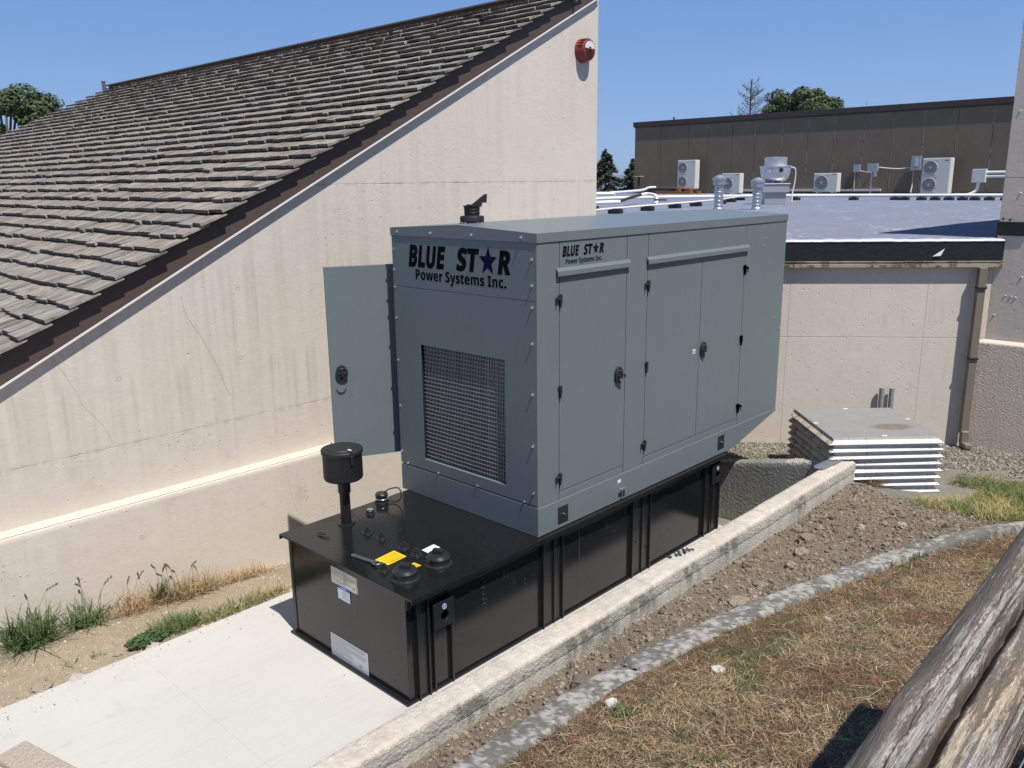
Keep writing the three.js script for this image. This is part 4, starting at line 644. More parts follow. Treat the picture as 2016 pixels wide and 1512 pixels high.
{ // aluminium upblast fan on a kerb
  const t = thing('roof_fan', 'spun aluminium exhaust fan on a metal curb beside the right vent pipe', 'roof fan', [-7.32, 2.12, -17.5], .6);
  const al = mat([.66, .67, .69], .95, { metalness: .85, roughnessMap: per(metalRough, .8) });
  part('curb', [span(-.27, .27, 0, .30, -.27, .27, .01), span(-.33, .33, .30, .50, -.33, .33, .01)], mat([.42, .43, .44], .5, { metalness: .4 }), t);
  part('curb_cap', rb(.70, .03, .70, 0, .515, 0, .006), M.galv, t);
  part('bowl', lathe([[.20, .52], [.21, .57], [.27, .60], [.34, .68], [.375, .80], [.385, .93], [.405, .955], [.40, .975], [.37, .97], [.285, .975], [.285, .98]], 0, 0, 0, 40), al, t);
  part('motor_dome', lathe([[.285, .96], [.280, 1.11], [.290, 1.13], [.288, 1.175], [.25, 1.185], [0, 1.20]], 0, 0, 0, 40), al, t);
  const ea = cyl(.052, .052, .02, 0, 0, 0, 20).rotateX(Math.PI / 2); part('switch_plate', [ea.clone().rotateY(.25).translate(.09, .86, .372)], M.black, t); part('label_sticker', rb(.10, .11, .006, 0, 0, 0, .002).rotateY(-.55).translate(-.205, .86, .325), M.white, t);
  part('conduit', tube([[.37, .93, .1], [.47, .9, .1], [.49, .6, .1], [.44, .3, .15], [.42, .05, .25]], .018, 30, 8), mat([.6, .59, .55], .5), t);
  part('bracket', [rb(.16, .05, .06, .05, .545, .22, .005)], mat([.22, .08, .05], .7), t);
}
function ventPipe(x, z, h, label) {
  const t = thing('vent_pipe', label, 'vent pipe', [x, 2.1, z], 0, 'spiral metal vent pipes on the flat roof');
  part('pipe', cyl(.095, .095, h - .18, 0, 0, 0, 28), M.galv, t);
  const k = []; for (let i = 0; i <= 120; i++) { const a = i / 120 * Math.PI * 2 * 4; k.push([.0965 * Math.cos(a), .12 + (h - .4) * i / 120, .0965 * Math.sin(a)]); } part('spiral_seam', tube(k, .006, 240, 5), mat([.75, .76, .78], .35, { metalness: .8 }), t);
  part('vent_cap', lathe([[.10, h - .22], [.135, h - .20], [.137, h - .12], [.15, h - .11], [.15, h - .065], [.12, h - .05], [.075, h - .02], [.03, h], [0, h]], 0, 0, 0, 32), M.galv, t);
  part('storm_collar', lathe([[.12, .0], [.115, .05], [.097, .08]], 0, 0, 0, 24), M.galv, t);
}
ventPipe(-6.29, -12.90, .765, 'left one of two spiral metal vent pipes, in front of a cream outdoor unit'); ventPipe(-5.69, -13.46, .70, 'right one of two spiral metal vent pipes, beside the aluminium fan');
{ // pipe runs on the roof
  const pv = mat([.80, .80, .79], .4), fo = M.rubber, bl = mat([.02, .021, .025], .6);
  const dk = (x, z, h = 0) => [x, deckY(x, z) + h, z];
  tag(part('roof_pipe', tube([dk(-5.4, -7.3, .1), dk(-6.85, -9.36, .10), dk(-8.53, -16.5, .12), dk(-11.1, -23.2, .12)].map((q) => q), .022, 60, 8), pv, scene), 'thin pale pipe running away across the roof on low black blocks', 'pipe');
  const blocks = [[-7.1, -10.3], [-7.5, -12.0], [-7.9, -13.7], [-8.25, -15.2], [-8.7, -17.2], [-9.4, -19], [-10.2, -21]];
  blocks.forEach(([x, z], i) => tag(part('pipe_block', [rb(.30, .085, .12, x, deckY(x, z) + .045, z, .01), rb(.30, .02, .04, x, deckY(x, z) + .095, z, .004)], bl, scene), 'low black rubber block under the thin pale roof pipe', 'pipe block', 'black blocks under the thin roof pipe'));
  tag(part('roof_duct', tube([dk(-12.7, -15.6, .12), dk(-12.3, -17.5, .14), dk(-10.6, -20.5, .13), dk(-8.6, -21.5, .13), dk(-6, -22.2, .13), dk(-2.5, -22.6, .13)], .048, 80, 10), pv, scene), 'long thick white pipe crossing the roof in front of the outdoor units', 'pipe');
  [[-7.0, -21.95], [-5.9, -22.2], [-5.65, -22.25], [-5.2, -22.3], [-4.85, -22.35], [-4.5, -22.4], [-4.15, -22.4], [-3.85, -22.45], [-3.5, -22.5], [-9.0, -21.35], [-8.6, -21.5], [-3.1, -22.5]].forEach(([x, z]) => tag(part('pipe_block', [rb(.24, .075, .18, x, deckY(x, z) + .038, z, .01), rb(.10, .03, .14, x, deckY(x, z) + .085, z, .006)], bl, scene), 'low black rubber block under the long thick white roof pipe', 'pipe block', 'black blocks under the thick roof pipe'));
  const e = thing('insulated_pipe', 'white pipe with black foam elbow and drooping white end, left on the roof', 'pipe'); 
  part('pipe', tube([dk(-8.6, -10.9, .14), dk(-9.42, -12.7, .14), dk(-9.36, -13.5, .14)], .045, 20, 10), pv, e); part('foam_sleeve', tube([dk(-9.36, -13.5, .15), dk(-10.2, -15.1, .20), dk(-10.9, -16.6, .25)], .040, 20, 10), fo, e); part('wrapped_end', tube([dk(-10.9, -16.6, .25), dk(-10.85, -16.85, .27), dk(-10.5, -16.75, .22), dk(-10.35, -16.6, .08), dk(-10.33, -16.5, .0)], .045, 20, 10), pv, e); part('support', [rb(.4, .05, .06, -10.1, deckY(-10, -16.4) + .12, -16.4, .005)], mat([.2, .13, .09], .8), e);
  tag(part('pipe_block', rb(.3, .08, .2, -9.2, deckY(-9.2, -12.2) + .04, -12.2, .01), bl, scene), 'low black block under the white pipe with the foam elbow', 'pipe block');
  tag(part('roof_pipe', tube([dk(-20.5, -25.2, .14), dk(-19.0, -25.8, .14), dk(-18.9, -26, .13)], .05, 20, 8), pv, scene), 'far white pipe ending short of the dark wall, upper one of a pair', 'pipe');
  tag(part('roof_pipe', tube([dk(-18.5, -23.0, .14), dk(-17.0, -23.6, .14)], .05, 12, 8), pv, scene), 'far white pipe beside the gable wall, lower one of a pair', 'pipe');
  tag(part('roof_pipe', tube([dk(-19.0, -25.9, .14), dk(-20.2, -30, .2), dk(-21.3, -32.3, .3), dk(-21.2, -32.6, .3)], .06, 24, 8), pv, scene), 'white pipe rising to the left end of the dark wall', 'pipe');
}
{ // boxes and conduits at the dark wall
  const gm = mat([.34, .37, .40], .45, { metalness: .3 }), cd = mat([.50, .50, .47], .5);
  const a = thing('switch_box', 'small grey switch box on the dark wall, left of the one on a post', 'electrical box', [-11.34, 3.1, -32.9], 0); part('box', rb(.26, .30, .14, 0, .05, 0, .01), gm, a); part('conduit', rod(V(-.06, -.1, 0), V(-.06, -.9, 0), .02), cd, a);
  const b = thing('switch_box', 'grey switch box on a post, wired to the box at its right', 'electrical box', [-10.45, 3.1, -32.3], 0); part('box', rb(.40, .32, .18, 0, .06, 0, .01), gm, b); part('post', rod(V(-.02, -1, 0), V(-.02, -.1, 0), .03), M.galv, b); part('pull_box', rb(.12, .2, .1, .12, -.2, .05, .01), gm, b);
  const c = thing('switch_box', 'tall grey disconnect box left of the right tall outdoor unit', 'electrical box', [-8.95, 3.3, -32.85], 0); part('box', rb(.36, .56, .18, 0, .0, 0, .015), gm, c); part('window', rb(.14, .3, .02, .03, .04, .09, .005), mat([.5, .55, .6], .3), c); part('conduit', tube([[-.08, -.28, 0], [-.08, -.9, .02], [.0, -1.15, .3], [.25, -1.2, .5]], .022, 24), cd, c);
  tag(part('conduit', tube([[-10.25, 3.17, -32.4], [-9.9, 3.12, -32.6], [-9.5, 3.10, -32.8], [-9.1, 3.17, -32.86]], .024, 24), cd, scene), 'sagging pale conduit between two grey switch boxes', 'conduit');
  tag(part('conduit', tube([[-11.2, 3.06, -32.9], [-11, 3.0, -32.9], [-10.7, 2.98, -32.95]], .018, 16), cd, scene), 'short conduit leaving the small switch box', 'conduit');
  const j = thing('junction_box', 'beige junction box with wrapped pipes at the right end of the roof', 'electrical box', [-6.1, 2.78, -31], 0); part('box', rb(.46, .48, .2, 0, 0, 0, .015), cream, j); part('wrapped_pipe', rod(V(.2, .12, -.05), V(1.4, .12, -.05), .05, 10), M.white, j); part('wrapped_pipe', rod(V(.2, -.02, -.05), V(1.4, -.02, -.05), .05, 10), M.white, j); part('riser', tube([[0, -.24, 0], [-.04, -.5, .02], [-.25, -.66, .1], [-.7, -.68, .1]], .055, 20, 9), M.white, j);
  const p = thing('flat_antenna', 'flat pale plate on a dark bent post at the left end of the dark wall', 'antenna', [-22.2, 2.3, -32.6], 0); part('plate', rb(.42, .03, .3, 0, .66, 0, .01).rotateZ(.03), mat([.5, .45, .36], .7), p); part('post', tube([[-.02, .64, 0], [-.02, .2, 0], [.06, .05, 0], [1.2, .02, 0], [2.4, 0, 0]], .06, 30, 8), M.black, p);
}

/* ------------------------------------------------------------------ things on the ground */
{ // stack of insulated panels
  const t = thing('panel_stack', 'pile of pale insulated panels with stepped white edges on the ground by the low wall', 'panel stack', [.68, .335, -3.285], 0);
  t.rotation.y = Math.PI / 4 + .005;
  const scuff = per(colorTex(256, 256, (u, v) => { const w = 1 - .35 * sm(.62, .8, smp(F4, u, v * .3)) - .12 * smp(F2, u, v); return [w, w * .985, w * .96]; }), .7), alus = [[.66, .66, .67], [.60, .60, .60], [.68, .67, .66]].map((c) => mat(c, .5, { map: scuff })), topM = mat(null, .42, { map: colorTex(512, 512, (u, v) => { const a = smp(F2, u, v), b = smp(F4, u, v); const du = (u - .70), dv = (v - .30); const d = Math.hypot(du * 1.0, dv * 1.9) + .10 * (smp(F3, u, v) - .5); const mud = sm(.27, .12, d) * (.5 + .5 * b) * sm(.0, .12, d + .06); const dust = .35 * sm(.5, .7, smp(F3, u * .7, v * .7)) ; let q = [.27, .27, .265].map((k) => k * (.86 + .2 * a + .1 * (b - .5))); q = q.map((k, i) => lerp(k, [.17, .14, .10][i], clamp(mud * 1.2 + dust * .35))); const red = sm(.80, .86, smp(F5, u * .8, v * .22)) * sm(.5, .6, smp(F2, u * 1.3, v)); return q.map((k, i) => lerp(k, [.38, .10, .08][i], red * .6)); }) });
  const dirty = mat(null, .9, { map: per(colorTex(512, 512, (u, v) => { const a = smp(F4, u * 2, v * 2), b = smp(F3, u, v); const d = sm(.48, .66, .6 * a + .4 * b); return [lerp(.50, .16, d), lerp(.44, .13, d), lerp(.37, .10, d)]; }), .8) });
  const n = 8, w = .455, step = .0575;
  for (let k = 0; k < n; k++) {
    const y = k * step, o = rrs(k), e = w, q = w - .036, top = k === n - 1;
    // profile of one panel edge: upright lower lip, bevel in to a narrower recess
    const mk = (r0, r1, y0, y1) => { const g = new THREE.CylinderGeometry(r1 * Math.SQRT2, r0 * Math.SQRT2, y1 - y0, 4, 1, false).rotateY(Math.PI / 4).toNonIndexed(); g.computeVertexNormals(); return g.translate(o[0], y + (y0 + y1) / 2, o[1]); };
    const yaw = .012 * Math.sin(k * 4.1 + 1), pnl = part('panel', [mk(e - .004, e, .004, .010), mk(e, q, .0101, .036), mk(q, q, .0362, step + .002)], alus[k % 3], t); pnl.rotation.y = yaw;
    // dirty long edge on the shaded side
    part('edge_dirt', [raw(clean(new THREE.PlaneGeometry(.9, .018).rotateY(-Math.PI / 2).translate(-q - .0008 + o[0], y + .047, o[1]))), raw(clean(new THREE.PlaneGeometry(.9, .043).rotateX(-Math.PI / 2 + 0).rotateZ(.62).rotateY(0).scale(1, 1, 1).translate(0, 50, 0)))].slice(0, 1), dirty, pnl);
    const s = grid(20, 1, (i, j) => [j ? -q - .0012 + o[0] : -e - .0012 + o[0], y + (j ? .0366 : .0106), lerp(-.45, .45, i / 20) + o[1]]); { const uv = s.attributes.uv; for (let i = 0; i < uv.count; i++) uv.setXY(i, s.attributes.position.getZ(i), s.attributes.position.getY(i) * 1.6 + k * .3); } part('edge_dirt', s, dirty, pnl);
    if (top) { const pg = raw(clean(new THREE.PlaneGeometry(2 * q - .004, 2 * q - .004).rotateX(-Math.PI / 2).translate(o[0], y + step + .0032, o[1]))); part('panel_face', pg, topM, pnl, 'dirty top face with a muddy puddle mark'); for (const [a, b] of [[-.40, .02], [.40, -.05], [.02, -.40], [0, .40]]) part('tape', rb(.04, .001, .022, o[0] + a, y + step + .0045, o[1] + b, 0).clone(), M.white, pnl); }
  }
}
function rrs(k) { return [.003 * Math.sin(k * 2.7), .003 * Math.cos(k * 3.9)]; }
{ // steel channel lying on the wall end, small hardware, drain pipe
  const c = thing('steel_channel', 'short grey steel channel lying on the far end of the retaining wall', 'steel channel', [.717, .619, -2.64], 0); c.rotation.y = -.08;
  part('web', [span(-.035, .035, .0, .004, -.23, .23, .001), span(-.035, -.031, .004, .018, -.23, .23, .001), span(.031, .035, .004, .018, -.23, .23, .001)], mat([.30, .34, .38], .4, { metalness: .6 }), c);
  seed = 8; const hm = mat([.07, .08, .09], .5, { metalness: .5 });
  const spots = [[.715, -.355], [.722, -.41], [.735, -.43], [.715, -.45], [.74, -.47], [.725, -.49], [.75, -.50], [.735, -.52], [.712, -.50], [.76, -.53]];
  spots.forEach(([x, z], i) => tag(part('nut', i ? (i % 3 ? [rod(V(x - .012, .622, z - .006), V(x + .014, .624, z + .01), .0038, 6), cyl(.008, .008, .006, x + .014, .619, z + .01, 6)] : new THREE.TorusGeometry(.011, .003, 6, 14).rotateX(Math.PI / 2 - .2).translate(x, .622, z)) : cyl(.014, .014, .007, x, .616, z, 6), hm, scene), i ? 'loose bolt or ring in the little pile of hardware on the retaining wall' : 'single hex nut lying apart from the hardware pile on the retaining wall', 'hardware', i ? 'loose hardware on the retaining wall' : undefined));
  tag(part('drain_pipe', [new THREE.CylinderGeometry(.055, .055, .22, 20, 1, true).rotateX(Math.PI / 2).rotateY(.75).rotateX(-.1).translate(.16, .36, -3.62), new THREE.TorusGeometry(.055, .006, 8, 22).rotateY(.75).translate(.235, .365, -3.54)], M.rubber, scene), 'open end of a black drain pipe in the gravel by the low wall', 'drain pipe');
}
{ // rocks and clods on the bare soil
  seed = 99; const tones = [[.33, .27, .20], [.20, .155, .115], [.27, .22, .165], [.40, .35, .28]].map((c) => mat(c, .95, { bumpMap: per(roughBump, .12), bumpScale: .006 }));
  const put = (x, z, r, sx, sy, sz, m, lab, grp) => { const g = rock(r, sx, sy, sz, 2); g.rotateY(rnd() * 6); const o = part('rock', g, tones[m], scene); o.position.set(x, H(x, z) + r * sy * .35, z); tag(o, lab, 'rock', grp); };
  put(1.075, .905, .055, 1.1, .8, 1, 1, 'big dark clod against the kerb at the near end of the soil strip');
  put(1.075, -1.42, .055, 1.1, .8, .8, 2, 'largest upright rock on the soil beside the far part of the wall');
  put(1.135, -1.2, .042, 1.3, .6, 1, 0, 'pale flat rock just below the largest upright one'); put(1.16, -1.72, .036, 1.4, .6, .9, 1, 'dark flat rock right of the largest upright one');
  put(1.27, -1.80, .034, 1, .8, 1, 3, 'pale rock in the middle of the bare soil'); put(1.47, -1.98, .036, 1.1, .7, 1, 3, 'pale rounded rock at the right of the bare soil');
  put(1.19, -.30, .06, 1.3, .35, 1, 0, 'flat buff stone lying by the kerb half way along'); put(1.16, -.62, .032, 1.4, .5, 1, 2, 'flat stone by the kerb beyond the buff one');
  for (let i = 0; i < 70; i++) { const z = rr(-2.7, 1.8), x = lerp(.86, kerbX(z) - .1, rnd()); if (soilMask(x, z) > .4) put(x, z, rr(.010, .030) * (z < -.8 ? 1.15 : .8), rr(.8, 1.4), rr(.6, .9), 1, Math.floor(rnd() * 3), 'small clod or stone on the bare soil strip', 'clods on the bare soil'); }
  for (const [x, z, r, l] of [[1.60, .63, .026, 'white-grey stone lying alone on the dry lawn'], [1.75, -.15, .015, 'white pebble upper left on the dry lawn'], [2.02, -.45, .012, 'small white pebble far on the dry lawn'], [1.36, 1.06, .03, 'cluster of pale flakes by the kerb near the bottom']]) { const g = rock(r, 1.3, .6, 1, 1), o = part('rock', g, mat([.55, .52, .48], .9), scene); o.position.set(x, H(x, z) + r * .3, z); tag(o, l, 'rock'); }
  // left strip
  const lt = mat([.40, .33, .25], .95, { bumpMap: per(roughBump, .12), bumpScale: .006 }), wt = mat([.58, .55, .50], .9, { bumpMap: per(roughBump, .1), bumpScale: .006 });
  for (const [x, z, r, m, l] of [[-1.74, 2.34, .06, lt, 'brown slab of dirt at the pad edge, lower left'], [-1.66, 2.17, .05, wt, 'white crumbly concrete lump on the pad edge'], [-1.80, 1.86, .045, lt, 'flat tan stone in the dirt strip'], [-1.73, 1.70, .04, wt, 'pale flat stone by the pad under the clover'], [-1.85, 1.05, .035, wt, 'pale stone among the green grass by the wall'], [-1.72, .70, .022, wt, 'pale stone at the tank end of the dirt strip']]) { const g = rock(r, 1.2, .5, 1, 2).rotateY(rnd() * 6), o = part('rock', g, m, scene); o.position.set(x, H(x, z) + r * .15, z); tag(o, l, 'rock'); }
  // pebbles nobody could count
  const inst = (name, g, m, n, fn, label) => { const o = new THREE.InstancedMesh(g, m, n), M4 = new THREE.Matrix4(), Q = new THREE.Quaternion(), E = new THREE.Euler(), C = new THREE.Color(); for (let i = 0; i < n; i++) { const [x, y, z, s, c] = fn(i); E.set(rnd() * 6, rnd() * 6, rnd() * 6); M4.compose(V(x, y, z), Q.setFromEuler(E), Array.isArray(s) ? V(...s) : V(s, s * rr(.5, 1), s)); o.setMatrixAt(i, M4); C.setRGB(...c); o.setColorAt(i, C); } o.name = numbered(name); o.castShadow = o.receiveShadow = true; stuff(o); o.userData.label = label; scene.add(o); return o; };
  const pebG = raw(rock(1, 1, .8, 1, 0)), pm = mat([1, 1, 1], .95);
  inst('soil_crumbs', pebG, pm, 20000, () => { let x, z; do { z = rr(-2.9, 2.2); x = rr(.80, 2.2); } while (soilMask(x, z) < .25 + .3 * rnd()); const s = .002 + .014 * rnd() ** 6, t = rr(.6, 1.3); return [x, H(x, z) + s * .2, z, s, [.245 * t, .198 * t, .148 * t]]; }, 'loose crumbs of bare brown soil');
  inst('gravel', pebG, pm, 16000, () => { let x, z, b; do { x = rr(-.9, 3.2); z = rr(-5, -2.85); b = -behind(x, z); } while (b < .01 || z > CZ + .07 && x > CX && false || (x > CX && z < CZ + .06) || (b > .55 + .35 * smp(F3, x * .5, z * .5) && x < 1.6) || (x > 1.6 && z > -3.7 - .4 * smp(F3, x, z))); const s = rr(.005, .014), t = rr(.4, 1.25); return [x, H(x, z) + s * .3, z, s, [.29 * t, .265 * t, .22 * t]]; }, 'grey gravel along the foot of the low wall');
  inst('pad_grit', pebG, pm, 700, () => { const e = rnd() < .7, x = e ? -1.65 + .25 * rnd() ** 2.5 : rr(-1.6, .65), z = rr(-.2, 3.2), s = .0012 + .005 * rnd() ** 5, t = rr(.6, 1.2); return [x, s * .3, z, s, [.36 * t, .30 * t, .22 * t]]; }, 'scattered grit blown on the pad');
  inst('dirt_crumbs', pebG, pm, 5000, () => { const x = rr(-2.64, -1.66), z = rr(-.2, 2.9), s = .002 + .009 * rnd() ** 4, t = rr(.7, 1.3); return [x, H(x, z) + s * .2, z, s, [.42 * t, .345 * t, .25 * t]]; }, 'tan crumbs in the dirt strip');
  // grass: curved thin blades
  const blade = (() => { const g = new THREE.BufferGeometry(); const p = [], idx = [0, 1, 2, 1, 3, 2, 2, 3, 4], w = [.5, .42, .26]; [[0, 0], [.5, .10], [.82, .34]].forEach(([y, z], i) => p.push(-w[i] * .1, y, z, w[i] * .1, y, z)); p.splice(12, 6, -.026, .8, .34, .026, .8, .34); g.setAttribute('position', new THREE.Float32BufferAttribute([-.05, 0, 0, .05, 0, 0, -.042, .5, .1, .042, .5, .1, 0, .85, .42], 3)); g.setIndex(idx); g.computeVertexNormals(); return raw(g); })();
  const grassM = mat([1, 1, 1], .85, { side: THREE.DoubleSide });
  const lay = (name, n, fn, label) => { const o = new THREE.InstancedMesh(blade, grassM, n), D = new THREE.Object3D(), C = new THREE.Color(); for (let i = 0; i < n; i++) { const [x, z, len, wid, lean, c, dy = 0] = fn(i); D.position.set(x, H(x, z) + dy, z); D.rotation.set(0, rnd() * 6.283, 0); D.rotateX(lean); D.scale.set(wid, len, len); D.updateMatrix(); o.setMatrixAt(i, D.matrix); C.setRGB(...c); o.setColorAt(i, C); } o.name = numbered(name); o.castShadow = o.receiveShadow = true; stuff(o); o.userData.label = label; scene.add(o); };
  const straw = [[.355, .25, .128], [.265, .163, .08], [.215, .11, .055], [.43, .345, .215], [.11, .072, .05]];
  lay('dry_grass', 230000, () => { let x, z; do { z = rr(-3.1, 2.9); x = rr(1.1, 3.3); } while (x < kerbX(z) + .085 || lawnMask(x, z) < rnd() || smp(F4, x * .5 + .2, z * .5) > .50 + .35 * rnd());
    const g = smp(F3, x * .55, z * .55), r = smp(F2, x * .45 + .3, z * .45), near = Math.abs(x - kerbX(z) - .15); let c;
    if (g > .64 && rnd() < .65) c = [.085, .10, .035].map((q) => q * rr(.7, 1.5)); else { const k = rnd() < sm(.40, .58, r) * .9 || (near < .14 && rnd() < .5) ? [2, 2, 1, 4][Math.floor(rnd() * 4)] : [0, 1, 3, 0, 4][Math.floor(rnd() * 5)]; const t = rr(.5, 1.3) * (.55 + .9 * smp(F4, x * .35, z * .35)) ; c = straw[k].map((q) => q * t); }
    return [x, z, rr(.016, .060), rr(.010, .021), rr(.7, 1.75), c, rr(0, .016)]; }, 'short dry brown lawn');
  lay('loose_straw', 2600, () => { let x, z; do { z = rr(-2.6, 2.9); x = rr(1.2, 3.3); } while (x < kerbX(z) + .12 || lawnMask(x, z) < .8); const t = rr(.8, 1.3); return [x, z, rr(.05, .13), rr(.016, .026), rr(1.35, 1.62), [.47 * t, .385 * t, .235 * t], .012 + rr(0, .014)]; }, 'pale loose straws lying on the lawn');
  lay('meadow_grass', 16000, () => { let x, z; do { x = rr(1.3, 4.2); z = rr(-4.6, -2.5); } while (lawnMask(x, z) > .5 || soilMask(x, z) > .4 || (x > CX - .1 && z < -4.2 + .5 * smp(F3, x * .5, z * .5)) || x < 1.55 && z > -3.6 && z < -2.7 && x + z < -1.55); const g = smp(F3, x * .5, z * .5); const c = g > .52 ? [.13, .155, .045] : [.33, .27, .11]; const t = rr(.7, 1.3); return [x, z, rr(.04, .12), rr(.03, .05), rr(.2, 1.3), c.map((q) => q * t)]; }, 'green and yellow grass right of the panel stack');
  lay('pit_grass', 1500, () => { let x, z; do { x = rr(-.6, .75); z = rr(-3.5, -2.88); } while (-behind(x, z) < .3); return [x, z, rr(.03, .08), rr(.03, .05), rr(.3, 1.2), [.2, .19, .07].map((q) => q * rr(.6, 1.3))]; }, 'sparse grass beyond the pit wall');
}
{ // weeds along the foot of the gable wall, each clump a plant of its own
  seed = 2024;
  const bladeG = (len, wid, az, lean, curl, x, z, y) => { const n = 6, pos = [], idx = []; for (let i = 0; i <= n; i++) { const s = i / n, a = lean + curl * s * s, r = len * (Math.sin(lean) * s + curl * s * s * .45), h = len * s * Math.cos(lean + curl * s * .55), w = wid * (1 - s) ** .6 * .5 + .0004; pos.push(x + r * Math.cos(az) - w * Math.sin(az), y + h, z + r * Math.sin(az) + w * Math.cos(az), x + r * Math.cos(az) + w * Math.sin(az), y + h, z + r * Math.sin(az) - w * Math.cos(az)); if (i < n) { const k = i * 2; idx.push(k, k + 1, k + 2, k + 1, k + 3, k + 2); } } const g = new THREE.BufferGeometry(); g.setAttribute('position', new THREE.Float32BufferAttribute(pos, 3)); g.setIndex(idx); g.computeVertexNormals(); return clean(g); };
  const clump = (name, label, cat, x, z, rad, n, len, wid, cols, leanMax, heads = 0, headC, radz = rad) => {
    const t = thing(name, label, cat, [x, H(x, z), z]); const per3 = cols.map(() => []);
    for (let i = 0; i < n; i++) { const a = rnd() * 6.283, r = Math.sqrt(rnd()), px = rad * r * Math.cos(a), pz = radz * r * Math.sin(a); per3[Math.floor(rnd() * cols.length)].push(bladeG(len * rr(.45, 1.1), wid * rr(.6, 1.2), rr(0, 6.283), rr(.05, leanMax), rr(.1, 1.3), px, pz, H(x + px, z + pz) - H(x, z) - .005)); }
    per3.forEach((g, i) => g.length && part('leaves', raw(mergeGeometries(g)), mat(cols[i], .8, { side: THREE.DoubleSide }), t));
    for (let i = 0; i < heads; i++) { const a = rr(0, 6.28), px = rad * .5 * Math.cos(a), pz = radz * .5 * Math.sin(a), h = len * rr(1.05, 1.5), lx = rr(-.01, .10), lz = rr(-.08, .08); const s = part('stalk', tube([[px, 0, pz], [px + lx * .4, h * .6, pz + lz * .4], [px + lx, h, pz + lz]], .0013, 10, 5), mat(headC, .85), t); part('seed_head', [...Array(9)].map((_, k) => new THREE.IcosahedronGeometry(.006, 0).scale(.7, 1.7, .7).translate(px + lx * (1 + .09 * k) + rr(-.004, .004), h - .004 + k * .0075 - k * k * .0002, pz + lz * (1 + .09 * k) + rr(-.004, .004))), mat(headC.map((q) => q * .8), .9), s); }
  };
  const gr = [[.055, .10, .025], [.085, .13, .04], [.11, .16, .06]], dry = [[.40, .27, .14], [.48, .37, .21], [.30, .18, .09]], mix = [[.10, .13, .04], [.16, .16, .06], [.36, .27, .12]];
  clump('grass_clump', 'tall green grass clump at the far left against the wall', 'grass clump', -2.530, 2.162, .14, 420, .31, .0085, gr, 1.0, 2, [.20, .22, .12]);
  clump('grass_clump', 'loose green grass clump right of the tall one, with thin stalks', 'grass clump', -2.570, 1.795, .13, 200, .24, .007, gr, 1.0, 3, [.2, .21, .12]);
  clump('dry_grass_clump', 'rounded orange-brown dried grass tuft by the wall', 'grass clump', -2.530, 1.470, .11, 420, .19, .004, dry, 1.25, 3, [.30, .2, .1], .13);
  clump('dry_grass_clump', 'wide straw-coloured dry grass in the middle of the wall foot with tall seed heads', 'grass clump', -2.510, 1.111, .10, 800, .21, .0035, [...dry, [.13, .14, .06]], 1.25, 7, [.17, .16, .11], .24);
  clump('dry_grass_clump', 'low reddish dry grass near the tank against the wall', 'grass clump', -2.530, 0.635, .08, 420, .13, .004, dry, 1.1, 0, dry[0], .24);
  clump('broad_weed', 'grey-green weed with leafy stem in front of the dry grass', 'weed', -2.530, 1.296, .05, 60, .22, .012, [[.10, .12, .06], [.14, .15, .08]], .5, 2, [.14, .14, .1]);
  clump('grass_strip', 'green grass strip along the pad edge near the tank', 'grass', -1.80, 1.05, .12, 900, .10, .005, mix, 1.3, 0, gr[0], .36);
  clump('grass_strip', 'dense dark green grass behind the clover', 'grass', -1.88, 1.47, .12, 700, .12, .005, [...gr, mix[1]], 1.0, 0, gr[0], .16);
  // clover-like mat
  const cl = thing('clover_patch', 'low dark green clover mat at the pad edge', 'weed', [-1.83, H(-1.83, 1.68), 1.68]); const lf = [[], [], []];
  for (let i = 0; i < 700; i++) { const a = rnd() * 6.283, r = Math.sqrt(rnd()), px = .12 * r * Math.cos(a), pz = .15 * r * Math.sin(a) + .04 * Math.cos(a); const g = new THREE.CircleGeometry(rr(.006, .012), 5).rotateX(-Math.PI / 2 + rr(-.7, .7)).rotateZ(rr(-.6, .6)).translate(px, .012 + .045 * rnd() * (1 - r * .6) + H(-1.83 + px, 1.68 + pz) - H(-1.83, 1.68), pz); lf[i % 3].push(clean(g)); }
  lf.forEach((g, i) => part('leaves', raw(mergeGeometries(g)), mat([[.045, .085, .022], [.06, .11, .03], [.035, .07, .02]][i], .8, { side: THREE.DoubleSide }), cl));
  for (const [x, z, l] of [[-1.93, 2.12, 'first tiny green sprig in the dirt, below the tall grass'], [-1.90, 1.98, 'second tiny green sprig in the dirt, nearer the clover'], [-1.80, 2.33, 'tiny sprig by the brown slab at the lower left']]) clump('sprig', l, 'weed', x, z, .04, 26, .05, .007, gr, 1.2);
  clump('dry_grass_clump', 'round brown dried tuft at the far end of the retaining wall', 'grass clump', .93, -2.92, .07, 380, .09, .004, [[.22, .14, .07], [.3, .2, .1], [.16, .1, .05]], 1.2);
  clump('weed_clump', 'small dark green weed at the gap between two kerb stones', 'weed', 1.79, -1.33, .035, 70, .06, .010, [[.05, .085, .03], [.08, .11, .04]], .8);
  clump('weed_clump', 'thin reddish weed on the lawn beside the middle kerb stone', 'weed', 1.69, -1.12, .02, 24, .10, .005, [[.2, .09, .06]], .5);
  clump('weed_clump', 'green weed on the lawn near the bottom pale flakes', 'weed', 1.45, 1.12, .05, 90, .05, .008, gr, 1.1);
  clump('grass_clump', 'tan dry grass tuft at the foot of the shaded building corner', 'grass clump', 1.75, -4.70, .16, 160, .16, .005, [[.34, .27, .13], [.2, .17, .08]], .7);
}

